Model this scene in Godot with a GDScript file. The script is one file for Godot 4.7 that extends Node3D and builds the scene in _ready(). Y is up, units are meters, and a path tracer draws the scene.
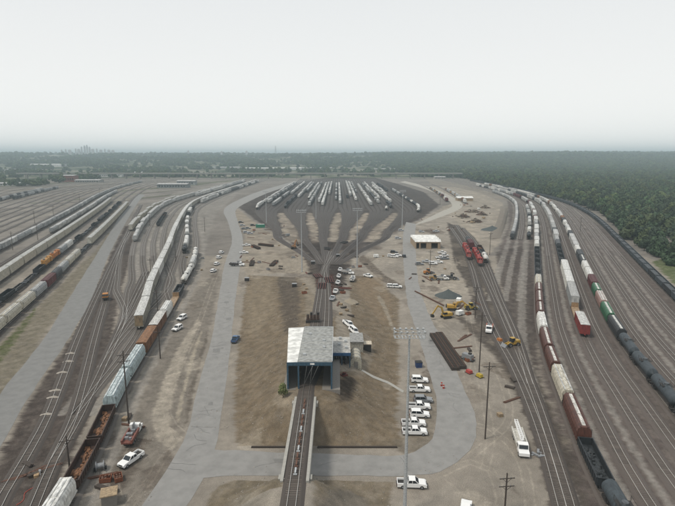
extends Node3D
# A railway hump yard seen from a drone 65 m up. World metres: x to the right of the camera, D = -z ahead of it, y up.

const EYE := 65.0
const FOC := 513.0
const PITCH := 0.18876
const AXIS := -7.8          # x of the hump track, which runs straight ahead

var taken := {}
var mats := {}
var tex := {}
var rng := RandomNumberGenerator.new()
var nz := FastNoiseLite.new()
var tracks := []            # every track: {pts, len}

# ---------------------------------------------------------------- mesh helper
class MB:
	var v := PackedVector3Array()
	var n := PackedVector3Array()
	var c := PackedColorArray()
	var tint := Color(1, 1, 1)
	var tinted := false
	func tri3(a: Vector3, b: Vector3, d: Vector3, na: Vector3, nb: Vector3, nd: Vector3):
		v.append(a); v.append(b); v.append(d); n.append(na); n.append(nb); n.append(nd)
		if tinted:
			c.append(tint); c.append(tint); c.append(tint)
	func tri(a: Vector3, b: Vector3, d: Vector3, ctr: Vector3):
		var m := (d - a).cross(b - a).normalized()
		if m.dot((a + b + d) / 3.0 - ctr) < 0.0:
			tri3(a, d, b, -m, -m, -m)
		else:
			tri3(a, b, d, m, m, m)
	func quad(a: Vector3, b: Vector3, d: Vector3, e: Vector3, ctr: Vector3):
		tri(a, b, d, ctr); tri(a, d, e, ctr)
	func box(p: Vector3, s: Vector3, r := Basis.IDENTITY):
		taper(p, s, 1.0, 1.0, r)
	func taper(p: Vector3, s: Vector3, tx: float, tz: float, r := Basis.IDENTITY):
		var h := s * 0.5
		var k := []
		for y in [-1.0, 1.0]:
			var fx := h.x * (tx if y > 0 else 1.0)
			var fz := h.z * (tz if y > 0 else 1.0)
			for q in [[-1.0, -1.0], [1.0, -1.0], [1.0, 1.0], [-1.0, 1.0]]:
				k.append(p + r * Vector3(q[0] * fx, y * h.y, q[1] * fz))
		quad(k[0], k[1], k[2], k[3], p); quad(k[4], k[5], k[6], k[7], p)
		for i in 4:
			quad(k[i], k[(i + 1) % 4], k[4 + (i + 1) % 4], k[4 + i], p)
	func bar(a: Vector3, b: Vector3, w: float, h: float):
		var d := b - a
		var z := d.normalized()
		var up := Vector3.UP if absf(z.y) < 0.95 else Vector3.RIGHT
		var x := up.cross(z).normalized()
		box((a + b) * 0.5, Vector3(w, h, d.length()), Basis(x, z.cross(x), z))
	func loft(rings: Array, ctr: Vector3, caps := true, smooth := false):
		var m: int = rings[0].size()
		for j in rings.size() - 1:
			var ca := Vector3.ZERO
			var cb := Vector3.ZERO
			for q in rings[j]: ca += q / m
			for q in rings[j + 1]: cb += q / m
			for i in m:
				var a: Vector3 = rings[j][i]
				var b: Vector3 = rings[j][(i + 1) % m]
				var d: Vector3 = rings[j + 1][(i + 1) % m]
				var e: Vector3 = rings[j + 1][i]
				if smooth:
					var na := (a - ca).normalized()
					var nb := (b - ca).normalized()
					var nd := (d - cb).normalized()
					var ne := (e - cb).normalized()
					var f := (d - a).cross(b - a)
					if f.length() > 1e-9:
						if f.dot(na + nb) >= 0: tri3(a, b, d, na, nb, nd)
						else: tri3(a, d, b, na, nd, nb)
					f = (e - a).cross(d - a)
					if f.length() > 1e-9:
						if f.dot(na + nd) >= 0: tri3(a, d, e, na, nd, ne)
						else: tri3(a, e, d, na, ne, nd)
				else:
					quad(a, b, d, e, (ca + cb) * 0.5)
		if caps:
			for j in [0, rings.size() - 1]:
				var cc := Vector3.ZERO
				for q in rings[j]: cc += q / m
				for i in m:
					tri(cc, rings[j][i], rings[j][(i + 1) % m], ctr)
	func prism_z(poly: Array, z0: float, z1: float):   # polygon of Vector2(x, y), convex or starlike, run along z
		var a := PackedVector3Array()
		var b := PackedVector3Array()
		var cc := Vector3.ZERO
		for q in poly:
			a.append(Vector3(q.x, q.y, z0)); b.append(Vector3(q.x, q.y, z1)); cc += Vector3(q.x, q.y, (z0 + z1) * 0.5) / poly.size()
		loft([a, b], cc)
	func prism_x(poly: Array, x0: float, x1: float):   # polygon of Vector2(z, y) run along x
		var a := PackedVector3Array()
		var b := PackedVector3Array()
		var cc := Vector3.ZERO
		for q in poly:
			a.append(Vector3(x0, q.y, q.x)); b.append(Vector3(x1, q.y, q.x)); cc += Vector3((x0 + x1) * 0.5, q.y, q.x) / poly.size()
		loft([a, b], cc)
	func ring(p: Vector3, axis: Vector3, r: float, m: int, squash := 1.0) -> PackedVector3Array:
		var z := axis.normalized()
		var x := (Vector3.UP if absf(z.y) < 0.9 else Vector3.RIGHT).cross(z).normalized()
		var y := z.cross(x)
		var out := PackedVector3Array()
		for i in m:
			var t := TAU * i / m
			out.append(p + x * cos(t) * r + y * sin(t) * r * squash)
		return out
	func cyl(a: Vector3, b: Vector3, r0: float, r1: float, m := 10):
		loft([ring(a, b - a, r0, m), ring(b, b - a, r1, m)], (a + b) * 0.5, true, true)
	func mesh(m: Material, into: ArrayMesh = null) -> ArrayMesh:
		var out := into if into else ArrayMesh.new()
		var arr := []
		arr.resize(Mesh.ARRAY_MAX)
		arr[Mesh.ARRAY_VERTEX] = v
		arr[Mesh.ARRAY_NORMAL] = n
		if tinted: arr[Mesh.ARRAY_COLOR] = c
		out.add_surface_from_arrays(Mesh.PRIMITIVE_TRIANGLES, arr)
		out.surface_set_material(out.get_surface_count() - 1, m)
		return out

# ---------------------------------------------------------------- nodes
func numbered(called: String) -> String:
	var k: int = taken.get(called, 0)
	taken[called] = k + 1
	return called if k == 0 else "%s_%03d" % [called, k]

func tag(o: Node, label: String, category: String, group := ""):
	o.set_meta("label", label)
	o.set_meta("category", category)
	if group != "": o.set_meta("group", group)

func thing(called: String, label: String, category: String, at := Vector3.ZERO, turn := 0.0, group := "") -> Node3D:
	var o := Node3D.new()
	o.name = numbered(called)
	add_child(o)
	o.position = at
	o.rotation.y = turn
	tag(o, label, category, group)
	return o

func part(called: String, mb: MB, m: Material, parent: Node3D) -> MeshInstance3D:
	var o := MeshInstance3D.new()
	o.name = called
	o.mesh = mb.mesh(m)
	parent.add_child(o, true)
	return o

func share(called: String, mesh: Mesh, parent: Node3D, at := Transform3D.IDENTITY) -> MeshInstance3D:
	var o := MeshInstance3D.new()
	o.name = called
	o.mesh = mesh
	o.transform = at
	parent.add_child(o, true)
	return o

func struct(called: String, mb: MB, m: Material, parent: Node = null) -> MeshInstance3D:
	var o := MeshInstance3D.new()
	o.mesh = mb.mesh(m)
	if parent:
		o.name = called
		parent.add_child(o, true)
	else:
		o.name = numbered(called)
		add_child(o)
		o.set_meta("kind", "structure")
	return o

# ---------------------------------------------------------------- camera geometry: a pixel gives a direction, the ground gives the distance
func g(px: float, py: float, h := 0.0) -> Vector3:
	var u := (px - 337.5) / FOC
	var w := (py - 253.0) / FOC
	var s := (EYE - h) / maxf(sin(PITCH) + w * cos(PITCH), 0.004)
	return Vector3(u * s, h, -(cos(PITCH) - w * sin(PITCH)) * s)

func gt(px: float, py: float) -> Vector3:
	var p := g(px, py)
	for i in 8:
		p = g(px, py, terrain(p.x, p.z))
	p.y = terrain(p.x, p.z)
	return p

func height_at(base: Vector3, py: float) -> float:     # height of a pole's top, from the row it reaches
	var w := (py - 253.0) / FOC
	return EYE + base.z * (sin(PITCH) + w * cos(PITCH)) / (cos(PITCH) - w * sin(PITCH)) - base.y

func lerp_table(t: Array, x: float) -> float:
	if x <= t[0].x: return t[0].y
	for i in t.size() - 1:
		if x <= t[i + 1].x:
			return lerpf(t[i].y, t[i + 1].y, (x - t[i].x) / (t[i + 1].x - t[i].x))
	return t[-1].y

var edge_l := [Vector2(60, -24), Vector2(108, -24), Vector2(129, -28), Vector2(165, -33), Vector2(226, -43), Vector2(262, -47)]
var edge_r := [Vector2(60, 6), Vector2(94, 6), Vector2(108, 14), Vector2(129, 15.5), Vector2(165, 19.5), Vector2(226, 27), Vector2(262, 33)]
var crest := [Vector2(0, 6.4), Vector2(90, 6.8), Vector2(115, 7.0), Vector2(150, 7.0), Vector2(185, 5.6), Vector2(260, 2.0), Vector2(310, 0.0)]

func terrain(x: float, z: float) -> float:
	var d := -z
	if d > 312.0 or d < 20.0 or absf(x) > 60.0: return 0.0
	var top := lerp_table(crest, d)
	var e := lerp_table(edge_r if x > AXIS else edge_l, d) - AXIS
	var u := absf(x - AXIS) / absf(e)
	var side := absf(x - AXIS)
	var h := top * (1.0 - smoothstep(0.12, 1.0, u))
	if side > 4.0:
		h *= lerpf(1.0, 1.0 - smoothstep(215.0, 262.0, d), smoothstep(4.0, 16.0, side))
	else:
		h = lerpf(h, top, 0.7 * (1.0 - smoothstep(2.5, 4.0, side)))
	h *= maxf(1.0 - smoothstep(84.0, 93.5, d), smoothstep(105.6, 117.0, d))
	return h

# ---------------------------------------------------------------- materials
func lin(r: float, gg: float, b: float) -> Color:
	return Color(r, gg, b).linear_to_srgb()

func noise_image(size: int, freq: float, oct: int, lo: float, hi: float, seed_: int, gain := 0.5) -> Image:
	var f := FastNoiseLite.new()
	f.noise_type = FastNoiseLite.TYPE_SIMPLEX_SMOOTH
	f.seed = seed_
	f.frequency = freq
	f.fractal_octaves = oct
	f.fractal_gain = gain
	var im := f.get_seamless_image(size, size)
	im.convert(Image.FORMAT_L8)
	var b := im.get_data()
	for i in b.size():
		b[i] = int(clampf(lo + (hi - lo) * b[i] / 255.0, 0.0, 1.0) * 255.0)
	return Image.create_from_data(size, size, false, Image.FORMAT_L8, b)

func tiled(im: Image) -> ImageTexture:
	im.convert(Image.FORMAT_RGB8)
	return ImageTexture.create_from_image(im)

# a base colour (linear), a grain texture laid by world position, roughness, metal
func mat(key: String, c: Color, rough := 0.85, metal := 0.0, grain := "grime", scale := 0.25) -> StandardMaterial3D:
	if mats.has(key): return mats[key]
	var m := StandardMaterial3D.new()
	m.resource_name = key
	m.albedo_color = Color(c.r, c.g, c.b).linear_to_srgb()
	m.roughness = rough
	m.metallic = metal
	if grain != "":
		m.albedo_texture = tex[grain]
		m.uv1_triplanar = true
		m.uv1_world_triplanar = true
		m.uv1_scale = Vector3.ONE * scale
	mats[key] = m
	return m

# ---------------------------------------------------------------- painted ground colours (dirt, ballast, gravel, dead grass), laid by world position
class Sheet:
	var x0: float; var d0: float; var per: float; var w: int; var h: int
	var data: PackedByteArray
	var nb: PackedByteArray
	func _init(x0_, d0_, wide, deep, per_, noise: PackedByteArray):
		x0 = x0_; d0 = d0_; per = per_
		w = int(wide / per); h = int(deep / per)
		nb = noise
		data = PackedByteArray(); data.resize(w * h * 3)
	func fill(c: Color, vary: float, broad: PackedByteArray):
		var r := c.r * 255.0; var gg := c.g * 255.0; var b := c.b * 255.0
		var k := 0
		for y in h:
			var row := (y & 511) << 9
			var row2 := ((y >> 1) & 511) << 9
			for x in w:
				var f := 1.0 + vary * ((nb[row | (x & 511)] + broad[row2 | ((x >> 1) & 511)]) / 255.0 - 1.0)
				data[k] = int(minf(r * f, 255.0)); data[k + 1] = int(minf(gg * f, 255.0)); data[k + 2] = int(minf(b * f, 255.0))
				k += 3
	# poly of Vector2(x, D). feather and fray in metres; patchy 0..1 lets the ground below show through in patches
	func poly(pts: Array, c: Color, strength := 1.0, feather := 1.0, patchy := 0.3, vary := 0.22):
		var lo := 1e9; var hi := -1e9
		var m := pts.size()
		for p in pts:
			lo = minf(lo, p.y); hi = maxf(hi, p.y)
		var y0 := maxi(0, int((lo - d0) / per)); var y1 := mini(h - 1, int((hi - d0) / per) + 1)
		var r := c.r * 255.0; var gg := c.g * 255.0; var b := c.b * 255.0
		var inv := per / maxf(feather, per)
		for y in range(y0, y1 + 1):
			var dd := d0 + (y + 0.5) * per
			var xs := PackedFloat32Array()
			for i in m:
				var p: Vector2 = pts[i]
				var q: Vector2 = pts[(i + 1) % m]
				if (p.y <= dd) != (q.y <= dd):
					xs.append((lerpf(p.x, q.x, (dd - p.y) / (q.y - p.y)) - x0) / per)
			xs.sort()
			var row := (y & 511) << 9
			var row2 := ((y + 177) & 511) << 9
			for s in range(0, xs.size() - 1, 2):
				var fr := 2.4 * feather / per
				var a := xs[s] + fr * (nb[row | ((int(xs[s]) >> 1) & 511)] / 255.0 - 0.5)
				var e := xs[s + 1] + fr * (nb[row2 | ((int(xs[s + 1]) >> 1) & 511)] / 255.0 - 0.5)
				for x in range(maxi(0, int(a)), mini(w, int(e) + 1)):
					var f := minf(minf((x - a) * inv, (e - x) * inv), 1.0)
					if f <= 0.0: continue
					var nn := nb[row | (x & 511)] / 255.0
					var al := strength * f * clampf(1.0 - patchy * 2.6 * (nb[row2 | ((x + 91) & 511)] / 255.0 - 0.36), 0.0, 1.0)
					var k := (y * w + x) * 3
					var tone := 1.0 + vary * (nn - 0.5) * 2.0
					data[k] = int(clampf(data[k] + (r * tone - data[k]) * al, 0.0, 255.0))
					data[k + 1] = int(clampf(data[k + 1] + (gg * tone - data[k + 1]) * al, 0.0, 255.0))
					data[k + 2] = int(clampf(data[k + 2] + (b * tone - data[k + 2]) * al, 0.0, 255.0))
	func texture() -> ImageTexture:
		return ImageTexture.create_from_image(Image.create_from_data(w, h, false, Image.FORMAT_RGB8, data))

var near_sheet: Sheet
var mid_sheet: Sheet

func paint(pts: Array, c: Color, strength := 1.0, feather := 1.0, patchy := 0.3):
	near_sheet.poly(pts, c, strength, feather, patchy)
	mid_sheet.poly(pts, c, strength, maxf(feather, 1.2), patchy)

func pw(px: Array) -> Array:          # pixels on level ground to Vector2(x, D)
	var out := []
	for q in px:
		var p := g(q[0], q[1])
		out.append(Vector2(p.x, -p.z))
	return out

func pwt(px: Array) -> Array:         # the same on the hump's slopes
	var out := []
	for q in px:
		var p := gt(q[0], q[1])
		out.append(Vector2(p.x, -p.z))
	return out

func band(pts: Array, half: float) -> Array:     # a polyline of Vector2(x, D) to a strip
	var l := []
	var r := []
	for i in pts.size():
		var t: Vector2 = (pts[mini(i + 1, pts.size() - 1)] - pts[maxi(i - 1, 0)]).normalized()
		var nn := Vector2(t.y, -t.x) * half
		l.append(pts[i] + nn)
		r.append(pts[i] - nn)
	r.reverse()
	return l + r

# ---------------------------------------------------------------- tracks
func smooth_path(p: Array, step := 5.0) -> Array:        # Catmull-Rom through Vector2(x, D)
	var out := []
	for i in p.size() - 1:
		var a: Vector2 = p[maxi(i - 1, 0)]
		var b: Vector2 = p[i]
		var c: Vector2 = p[i + 1]
		var d: Vector2 = p[mini(i + 2, p.size() - 1)]
		var m1 := (c - a) / maxf((c - b).length() + (b - a).length(), 0.01)
		var m2 := (d - b) / maxf((d - c).length() + (c - b).length(), 0.01)
		var len_ := (c - b).length()
		var k := maxi(1, int(len_ / step))
		for j in k:
			var t := float(j) / k
			var t2 := t * t
			var t3 := t2 * t
			out.append((2 * t3 - 3 * t2 + 1) * b + (t3 - 2 * t2 + t) * len_ * m1 + (3 * t2 - 2 * t3) * c + (t3 - t2) * len_ * m2)
	out.append(p[-1])
	return out

func offset_path(p: Array, x: float) -> Array:
	var out := []
	for q in p: out.append(Vector2(q.x + x, q.y))
	return out

func track(p: Array, ballast: Material, lift := true, railm: Material = null) -> Dictionary:
	if railm == null: railm = mats.rail
	var pts := smooth_path(p, 6.0)
	var idx := tracks.size()
	var raise := 0.016 * (idx % 9)
	var node := Node3D.new()
	node.name = numbered("railway_track")
	node.set_meta("kind", "structure")
	add_child(node)
	var world := PackedVector3Array()
	var cum := PackedFloat32Array()
	var s := 0.0
	for i in pts.size():
		var q: Vector2 = pts[i]
		var y := 0.0
		if lift and absf(q.x - AXIS) < 14.0 and q.y < 312: y = terrain(AXIS, -q.y) if q.y < 84 or q.y > 118 else lerp_table(crest, q.y)
		world.append(Vector3(q.x, y + 0.40 + raise, -q.y))
		if i > 0: s += world[i].distance_to(world[i - 1])
		cum.append(s)
	var bed := MB.new()
	var ra := MB.new()
	var rb := MB.new()
	var nn := world.size()
	for i in nn - 1:
		var sides := []
		for j in [i, i + 1]:
			var t := world[mini(j + 1, nn - 1)] - world[maxi(j - 1, 0)]
			t.y = 0
			t = t.normalized()
			sides.append(Vector3(-t.z, 0, t.x))
		var a := world[i]
		var b := world[i + 1]
		var sa: Vector3 = sides[0]
		var sb: Vector3 = sides[1]
		var low := Vector3(0, -0.2, 0)
		var base := Vector3(0, -0.52, 0)
		var under := (a + b) * 0.5 - Vector3(0, 3, 0)
		bed.quad(a + sa * 1.5 + low, b + sb * 1.5 + low, b - sb * 1.5 + low, a - sa * 1.5 + low, under)
		bed.quad(a + sa * 1.5 + low, b + sb * 1.5 + low, b + sb * 2.15 + base, a + sa * 2.15 + base, under)
		bed.quad(a - sa * 1.5 + low, b - sb * 1.5 + low, b - sb * 2.15 + base, a - sa * 2.15 + base, under)
		for k in 2:
			var r: MB = [ra, rb][k]
			var o: float = [-0.755, 0.755][k]
			var hw := 0.042
			var foot := Vector3(0, -0.17, 0)
			var ctr := (a + sa * o + b + sb * o) * 0.5 + foot
			r.quad(a + sa * (o - hw), b + sb * (o - hw), b + sb * (o + hw), a + sa * (o + hw), ctr)
			r.quad(a + sa * (o - hw), b + sb * (o - hw), b + sb * (o - hw) + foot, a + sa * (o - hw) + foot, ctr)
			r.quad(a + sa * (o + hw), b + sb * (o + hw), b + sb * (o + hw) + foot, a + sa * (o + hw) + foot, ctr)
	part("ballast", bed, ballast, node)
	part("rail", ra, railm, node)
	part("rail", rb, railm, node)
	var tr := {"w": world, "cum": cum, "node": node}
	# sleepers, as far as they can be made out
	var spots := []
	var at := 0.0
	while at < s:
		var f := along(tr, at)
		if -f.origin.z > 330.0: break
		if -f.origin.z > 78.0 and absf(f.origin.x) < 0.72 * -f.origin.z: spots.append(f)
		at += 0.6
	if spots.size() > 3:
		var mm := MultiMesh.new()
		mm.transform_format = MultiMesh.TRANSFORM_3D
		mm.use_colors = true
		mm.mesh = tie_mesh
		mm.instance_count = spots.size()
		for i in spots.size():
			var f: Transform3D = spots[i]
			f.origin.y -= 0.245
			mm.set_instance_transform(i, f)
			mm.set_instance_color(i, Color(1, 1, 1) * rng.randf_range(0.65, 1.25))
		var o := MultiMeshInstance3D.new()
		o.name = "sleepers"
		o.multimesh = mm
		o.set_meta("kind", "stuff")
		node.add_child(o, true)
	tracks.append(tr)
	return tr

var tie_mesh: ArrayMesh

func along(tr: Dictionary, s: float) -> Transform3D:      # a frame on the rail heads, z along the track
	var cum: PackedFloat32Array = tr.cum
	var w: PackedVector3Array = tr.w
	var i := clampi(cum.bsearch(s), 1, cum.size() - 1)
	var t := (s - cum[i - 1]) / maxf(cum[i] - cum[i - 1], 0.001)
	var z := (w[i] - w[i - 1]).normalized()
	var x := Vector3.UP.cross(z).normalized()
	return Transform3D(Basis(x, z.cross(x), z), w[i - 1].lerp(w[i], t))

func s_at(tr: Dictionary, d: float) -> float:             # arc length where the track reaches D
	var w: PackedVector3Array = tr.w
	for i in range(1, w.size()):
		if -w[i].z >= d:
			return lerpf(tr.cum[i - 1], tr.cum[i], clampf((d + w[i - 1].z) / maxf(w[i - 1].z - w[i].z, 0.01), 0, 1))
	return tr.cum[tr.cum.size() - 1]

# ---------------------------------------------------------------- rolling stock. Own axes: y = 0 on the rail heads, z along the car
var protos := {}
const LENGTHS := {"covered_hopper": 18.6, "short_hopper": 14.6, "tank_car": 17.0, "boxcar": 17.6, "autorack": 27.6, "gondola": 15.6, "flatcar": 17.5, "well_car": 20.0, "locomotive": 21.0, "coal_hopper": 15.8}

func bogie(parent: Node3D, z: float, axles := 2):
	var key := "bogie%d" % axles
	if not protos.has(key):
		var b := MB.new()
		var reach := 0.9 if axles == 2 else 1.75
		for s in [-1.0, 1.0]:
			b.taper(Vector3(s * 1.02, 0.52, 0), Vector3(0.16, 0.42, reach * 2 + 0.5), 1.0, 0.55)
			for k in axles:
				var zz := lerpf(-reach, reach, k / (axles - 1.0))
				b.cyl(Vector3(s * 0.69, 0.44, zz), Vector3(s * 0.83, 0.44, zz), 0.46, 0.46, 12)
		b.box(Vector3(0, 0.62, 0), Vector3(2.0, 0.3, 0.4))
		for k in axles:
			var zz := lerpf(-reach, reach, k / (axles - 1.0))
			b.cyl(Vector3(-0.7, 0.44, zz), Vector3(0.7, 0.44, zz), 0.09, 0.09, 6)
		protos[key] = b.mesh(mats.bogie)
	share("bogie", protos[key], parent, Transform3D(Basis.IDENTITY, Vector3(0, 0, z)))

func underframe(b: MB, half: float):
	b.box(Vector3(0, 0.98, 0), Vector3(0.5, 0.3, half * 2 - 0.6))
	for s in [-1.0, 1.0]:
		b.box(Vector3(0, 0.9, s * (half - 0.05)), Vector3(0.3, 0.28, 0.9))
		b.box(Vector3(0, 1.0, s * (half - 0.55)), Vector3(2.7, 0.22, 0.16))

func ladders(o: Node3D, half: float, wide: float, y0: float, y1: float):
	var b := MB.new()
	for s in [-1.0, 1.0]:
		b = MB.new()
		var x: float = s * (wide + 0.06)
		var z: float = s * (half - 0.5)
		b.box(Vector3(x, (y0 + y1) / 2, z - 0.22), Vector3(0.06, y1 - y0, 0.06)); b.box(Vector3(x, (y0 + y1) / 2, z + 0.22), Vector3(0.06, y1 - y0, 0.06))
		for k in 8: b.box(Vector3(x, lerpf(y0 + 0.1, y1 - 0.1, k / 7.0), z), Vector3(0.05, 0.04, 0.44))
		part("ladder", b, mats.bogie, o)

func car_proto(kind: String, c: Color, rc: Color, hatch: Color) -> Node3D:
	var o := Node3D.new()
	var key := "%s_%s" % [kind, c.to_html(false)]
	var paint_ := mat("paint_" + c.to_html(false), c, 0.6, 0.0, "streak", 0.16)
	var roof := mat("paint_" + rc.to_html(false), rc, 0.6, 0.0, "streak", 0.16)
	var hat := mat("paint_" + hatch.to_html(false), hatch, 0.6, 0.0, "streak", 0.16)
	var L: float = LENGTHS[kind]
	var h := L / 2
	var b := MB.new()
	match kind:
		"covered_hopper", "short_hopper":
			var top := 4.55
			var prof := [Vector2(-1.52, 1.6), Vector2(-1.6, 2.4), Vector2(-1.56, 3.4), Vector2(-1.3, 4.15), Vector2(-0.75, top), Vector2(0.75, top), Vector2(1.3, 4.15), Vector2(1.56, 3.4), Vector2(1.6, 2.4), Vector2(1.52, 1.6)]
			var rings := []
			for q in [[-h + 0.55, 0.0], [-h + 0.6, 1.0], [h - 0.6, 1.0], [h - 0.55, 0.0]]:
				var r := PackedVector3Array()
				for p in prof: r.append(Vector3(p.x * (1.0 if q[1] > 0 else 0.97), maxf(p.y, 2.35) if q[1] < 1 else p.y, q[0]))
				rings.append(r)
			b.loft(rings, Vector3(0, 3, 0))
			for s in [-1.0, 1.0]:      # side posts and sills
				var k := 0.9 - h
				while k < h - 0.8:
					b.box(Vector3(s * 1.6, 2.5, k), Vector3(0.1, 1.9, 0.12))
					k += 1.45
				b.box(Vector3(s * 1.53, 1.45, 0), Vector3(0.14, 0.35, L - 0.6))
			part("body", b, paint_, o)
			var bays := MB.new()
			var n := 3 if L > 16 else 2
			for k in n:
				var z := (k - (n - 1) / 2.0) * 3.5
				bays.taper(Vector3(0, 1.12, z), Vector3(1.0, 1.0, 0.9), 2.7, 3.6)
			underframe(bays, h)
			part("hopper_bay", bays, paint_, o)
			var w := MB.new()
			for s in [-1.0, 1.0]:
				w.box(Vector3(s * 0.86, top + 0.09, 0), Vector3(0.4, 0.05, L - 1.4))
			part("running_board", w, roof, o)
			var hm := MB.new()
			var hl := (L - 2.4) / 3
			hm.taper(Vector3(0, top + 0.09, 0), Vector3(0.85, 0.2, hl - 0.35), 0.8, 0.97)
			var shared := hm.mesh(hat)
			for k in 3:
				share("hatch_cover", shared, o, Transform3D(Basis.IDENTITY, Vector3(0, 0, (k - 1) * hl)))
			ladders(o, h - 0.4, 1.52, 1.0, 4.1)
		"coal_hopper":
			for s in [-1.0, 1.0]:
				b.box(Vector3(s * 1.53, 2.45, 0), Vector3(0.1, 2.3, L - 0.5))
				for k in 11: b.box(Vector3(s * 1.61, 2.45, lerpf(-h + 0.8, h - 0.8, k / 10.0)), Vector3(0.1, 2.25, 0.16))
				b.box(Vector3(0, 2.8, s * (h - 0.3)), Vector3(3.05, 1.6, 0.1))
				b.box(Vector3(s * 1.55, 3.62, 0), Vector3(0.2, 0.14, L - 0.4))
			b.box(Vector3(0, 1.4, 0), Vector3(3.0, 0.2, L - 3.0))
			underframe(b, h)
			part("body", b, paint_, o)
			var load_ := MB.new()
			var rows := []
			for j in 9:
				var r := PackedVector3Array()
				for i in 6:
					var x := lerpf(-1.46, 1.46, i / 5.0)
					r.append(Vector3(x, 3.0 + 0.55 * (1.0 - x * x / 2.3) * (0.75 + 0.25 * sin(j * 1.9 + i)), lerpf(-h + 0.4, h - 0.4, j / 8.0)))
				rows.append(r)
			for j in 8:
				for i in 5: load_.quad(rows[j][i], rows[j][i + 1], rows[j + 1][i + 1], rows[j + 1][i], Vector3(0, 0, 0))
			part("coal_load", load_, mat("coal", rc, 0.8, 0.0, "gravel", 0.6), o)
		"tank_car":
			var rad := 1.52
			var cy := 2.72
			var rings := []
			for q in [[-h + 0.75, 0.05], [-h + 0.8, 0.45], [-h + 1.0, 0.78], [-h + 1.35, 1.0], [h - 1.35, 1.0], [h - 1.0, 0.78], [h - 0.8, 0.45], [h - 0.75, 0.05]]:
				rings.append(b.ring(Vector3(0, cy, q[0]), Vector3(0, 0, 1), rad * q[1], 20))
			b.loft(rings, Vector3(0, cy, 0), true, true)
			part("tank", b, paint_, o)
			var f := MB.new()
			underframe(f, h)
			for s in [-1.0, 1.0]:
				f.box(Vector3(0, 1.45, s * (h - 2.6)), Vector3(2.3, 0.9, 0.5))
				f.box(Vector3(0, 1.12, s * (h - 0.5)), Vector3(2.9, 0.1, 0.8))
				f.bar(Vector3(s * 1.45, 1.9, -h + 0.4), Vector3(s * 1.45, 1.9, h - 0.4), 0.05, 0.05)
			part("underframe", f, mats.bogie, o)
			var d := MB.new()
			d.cyl(Vector3(0, cy + rad - 0.1, 0), Vector3(0, cy + rad + 0.42, 0), 0.62, 0.6, 14)
			part("valve_dome", d, hat, o)
			var p := MB.new()
			for s in [-1.0, 1.0]:
				p.box(Vector3(s * 1.05, cy + rad - 0.2, 0), Vector3(0.75, 0.06, 2.6))
				p.bar(Vector3(s * 1.42, cy + rad - 0.2, -1.3), Vector3(s * 1.42, cy + rad + 0.8, -1.3), 0.06, 0.06)
				p.bar(Vector3(s * 1.42, cy + rad - 0.2, 1.3), Vector3(s * 1.42, cy + rad + 0.8, 1.3), 0.06, 0.06)
				p.bar(Vector3(s * 1.42, cy + rad + 0.8, -1.3), Vector3(s * 1.42, cy + rad + 0.8, 1.3), 0.06, 0.06)
				p.bar(Vector3(s * 1.5, 1.1, 0.35), Vector3(s * 1.35, cy + rad - 0.2, 0.35), 0.06, 0.06)
			part("platform", p, mats.bogie, o)
		"boxcar", "autorack":
			var auto := kind == "autorack"
			var top := 5.5 if auto else 4.5
			var half := 1.6 if auto else 1.56
			b.box(Vector3(0, (1.05 + top) / 2, 0), Vector3(half * 2, top - 1.05, L - 0.7))
			var n := 22 if auto else 14
			for k in n + 1:
				var z := lerpf(-h + 0.4, h - 0.4, float(k) / n)
				for s in [-1.0, 1.0]:
					b.box(Vector3(s * (half + 0.035), (1.1 + top) / 2, z), Vector3(0.07, top - 1.1, 0.14))
			for s in [-1.0, 1.0]:
				b.box(Vector3(s * (half + 0.04), 1.12, 0), Vector3(0.1, 0.28, L - 0.6))
				b.box(Vector3(s * (half + 0.03), top - 0.1, 0), Vector3(0.1, 0.2, L - 0.6))
				for k in 7: b.box(Vector3(0, lerpf(1.4, top - 0.4, k / 6.0), s * (h - 0.33)), Vector3(half * 1.9, 0.14, 0.08))
				if auto:
					b.box(Vector3(s * (half + 0.03), 2.6, 0), Vector3(0.09, 0.12, L - 0.6))
					b.box(Vector3(s * (half + 0.03), 4.1, 0), Vector3(0.09, 0.12, L - 0.6))
			underframe(b, h)
			part("body", b, paint_, o)
			var r := MB.new()
			r.prism_z([Vector2(-half - 0.03, top + 0.01), Vector2(half + 0.03, top + 0.01), Vector2(half * 0.5, top + 0.2), Vector2(0, top + 0.25), Vector2(-half * 0.5, top + 0.2)], -h + 0.3, h - 0.3)
			for k in (20 if auto else 13):
				var z := lerpf(-h + 0.9, h - 0.9, k / (19.0 if auto else 12.0))
				r.taper(Vector3(0, top + 0.2, z), Vector3(half * 1.9, 0.14, 0.12), 0.55, 1.0)
			part("roof", r, roof, o)
			if not auto:
				var dm := MB.new()
				dm.box(Vector3.ZERO, Vector3(0.09, top - 1.5, 3.0))
				for k in 5: dm.box(Vector3(0.0, lerpf(-1.2, 1.2, k / 4.0), 0), Vector3(0.14, 0.1, 3.0))
				var shared := dm.mesh(hat)
				for s in [-1.0, 1.0]: share("door", shared, o, Transform3D(Basis.IDENTITY, Vector3(s * (half + 0.09), (1.25 + top) / 2, 0)))
			else:
				var dm := MB.new()
				dm.box(Vector3.ZERO, Vector3(half * 1.8, top - 1.5, 0.06))
				dm.box(Vector3.ZERO, Vector3(0.12, top - 1.5, 0.12))
				var shared := dm.mesh(hat)
				for s in [-1.0, 1.0]: share("end_door", shared, o, Transform3D(Basis.IDENTITY, Vector3(0, (1.2 + top) / 2, s * (h - 0.26))))
			ladders(o, h - 0.3, half + 0.06, 0.9, 3.2)
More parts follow.
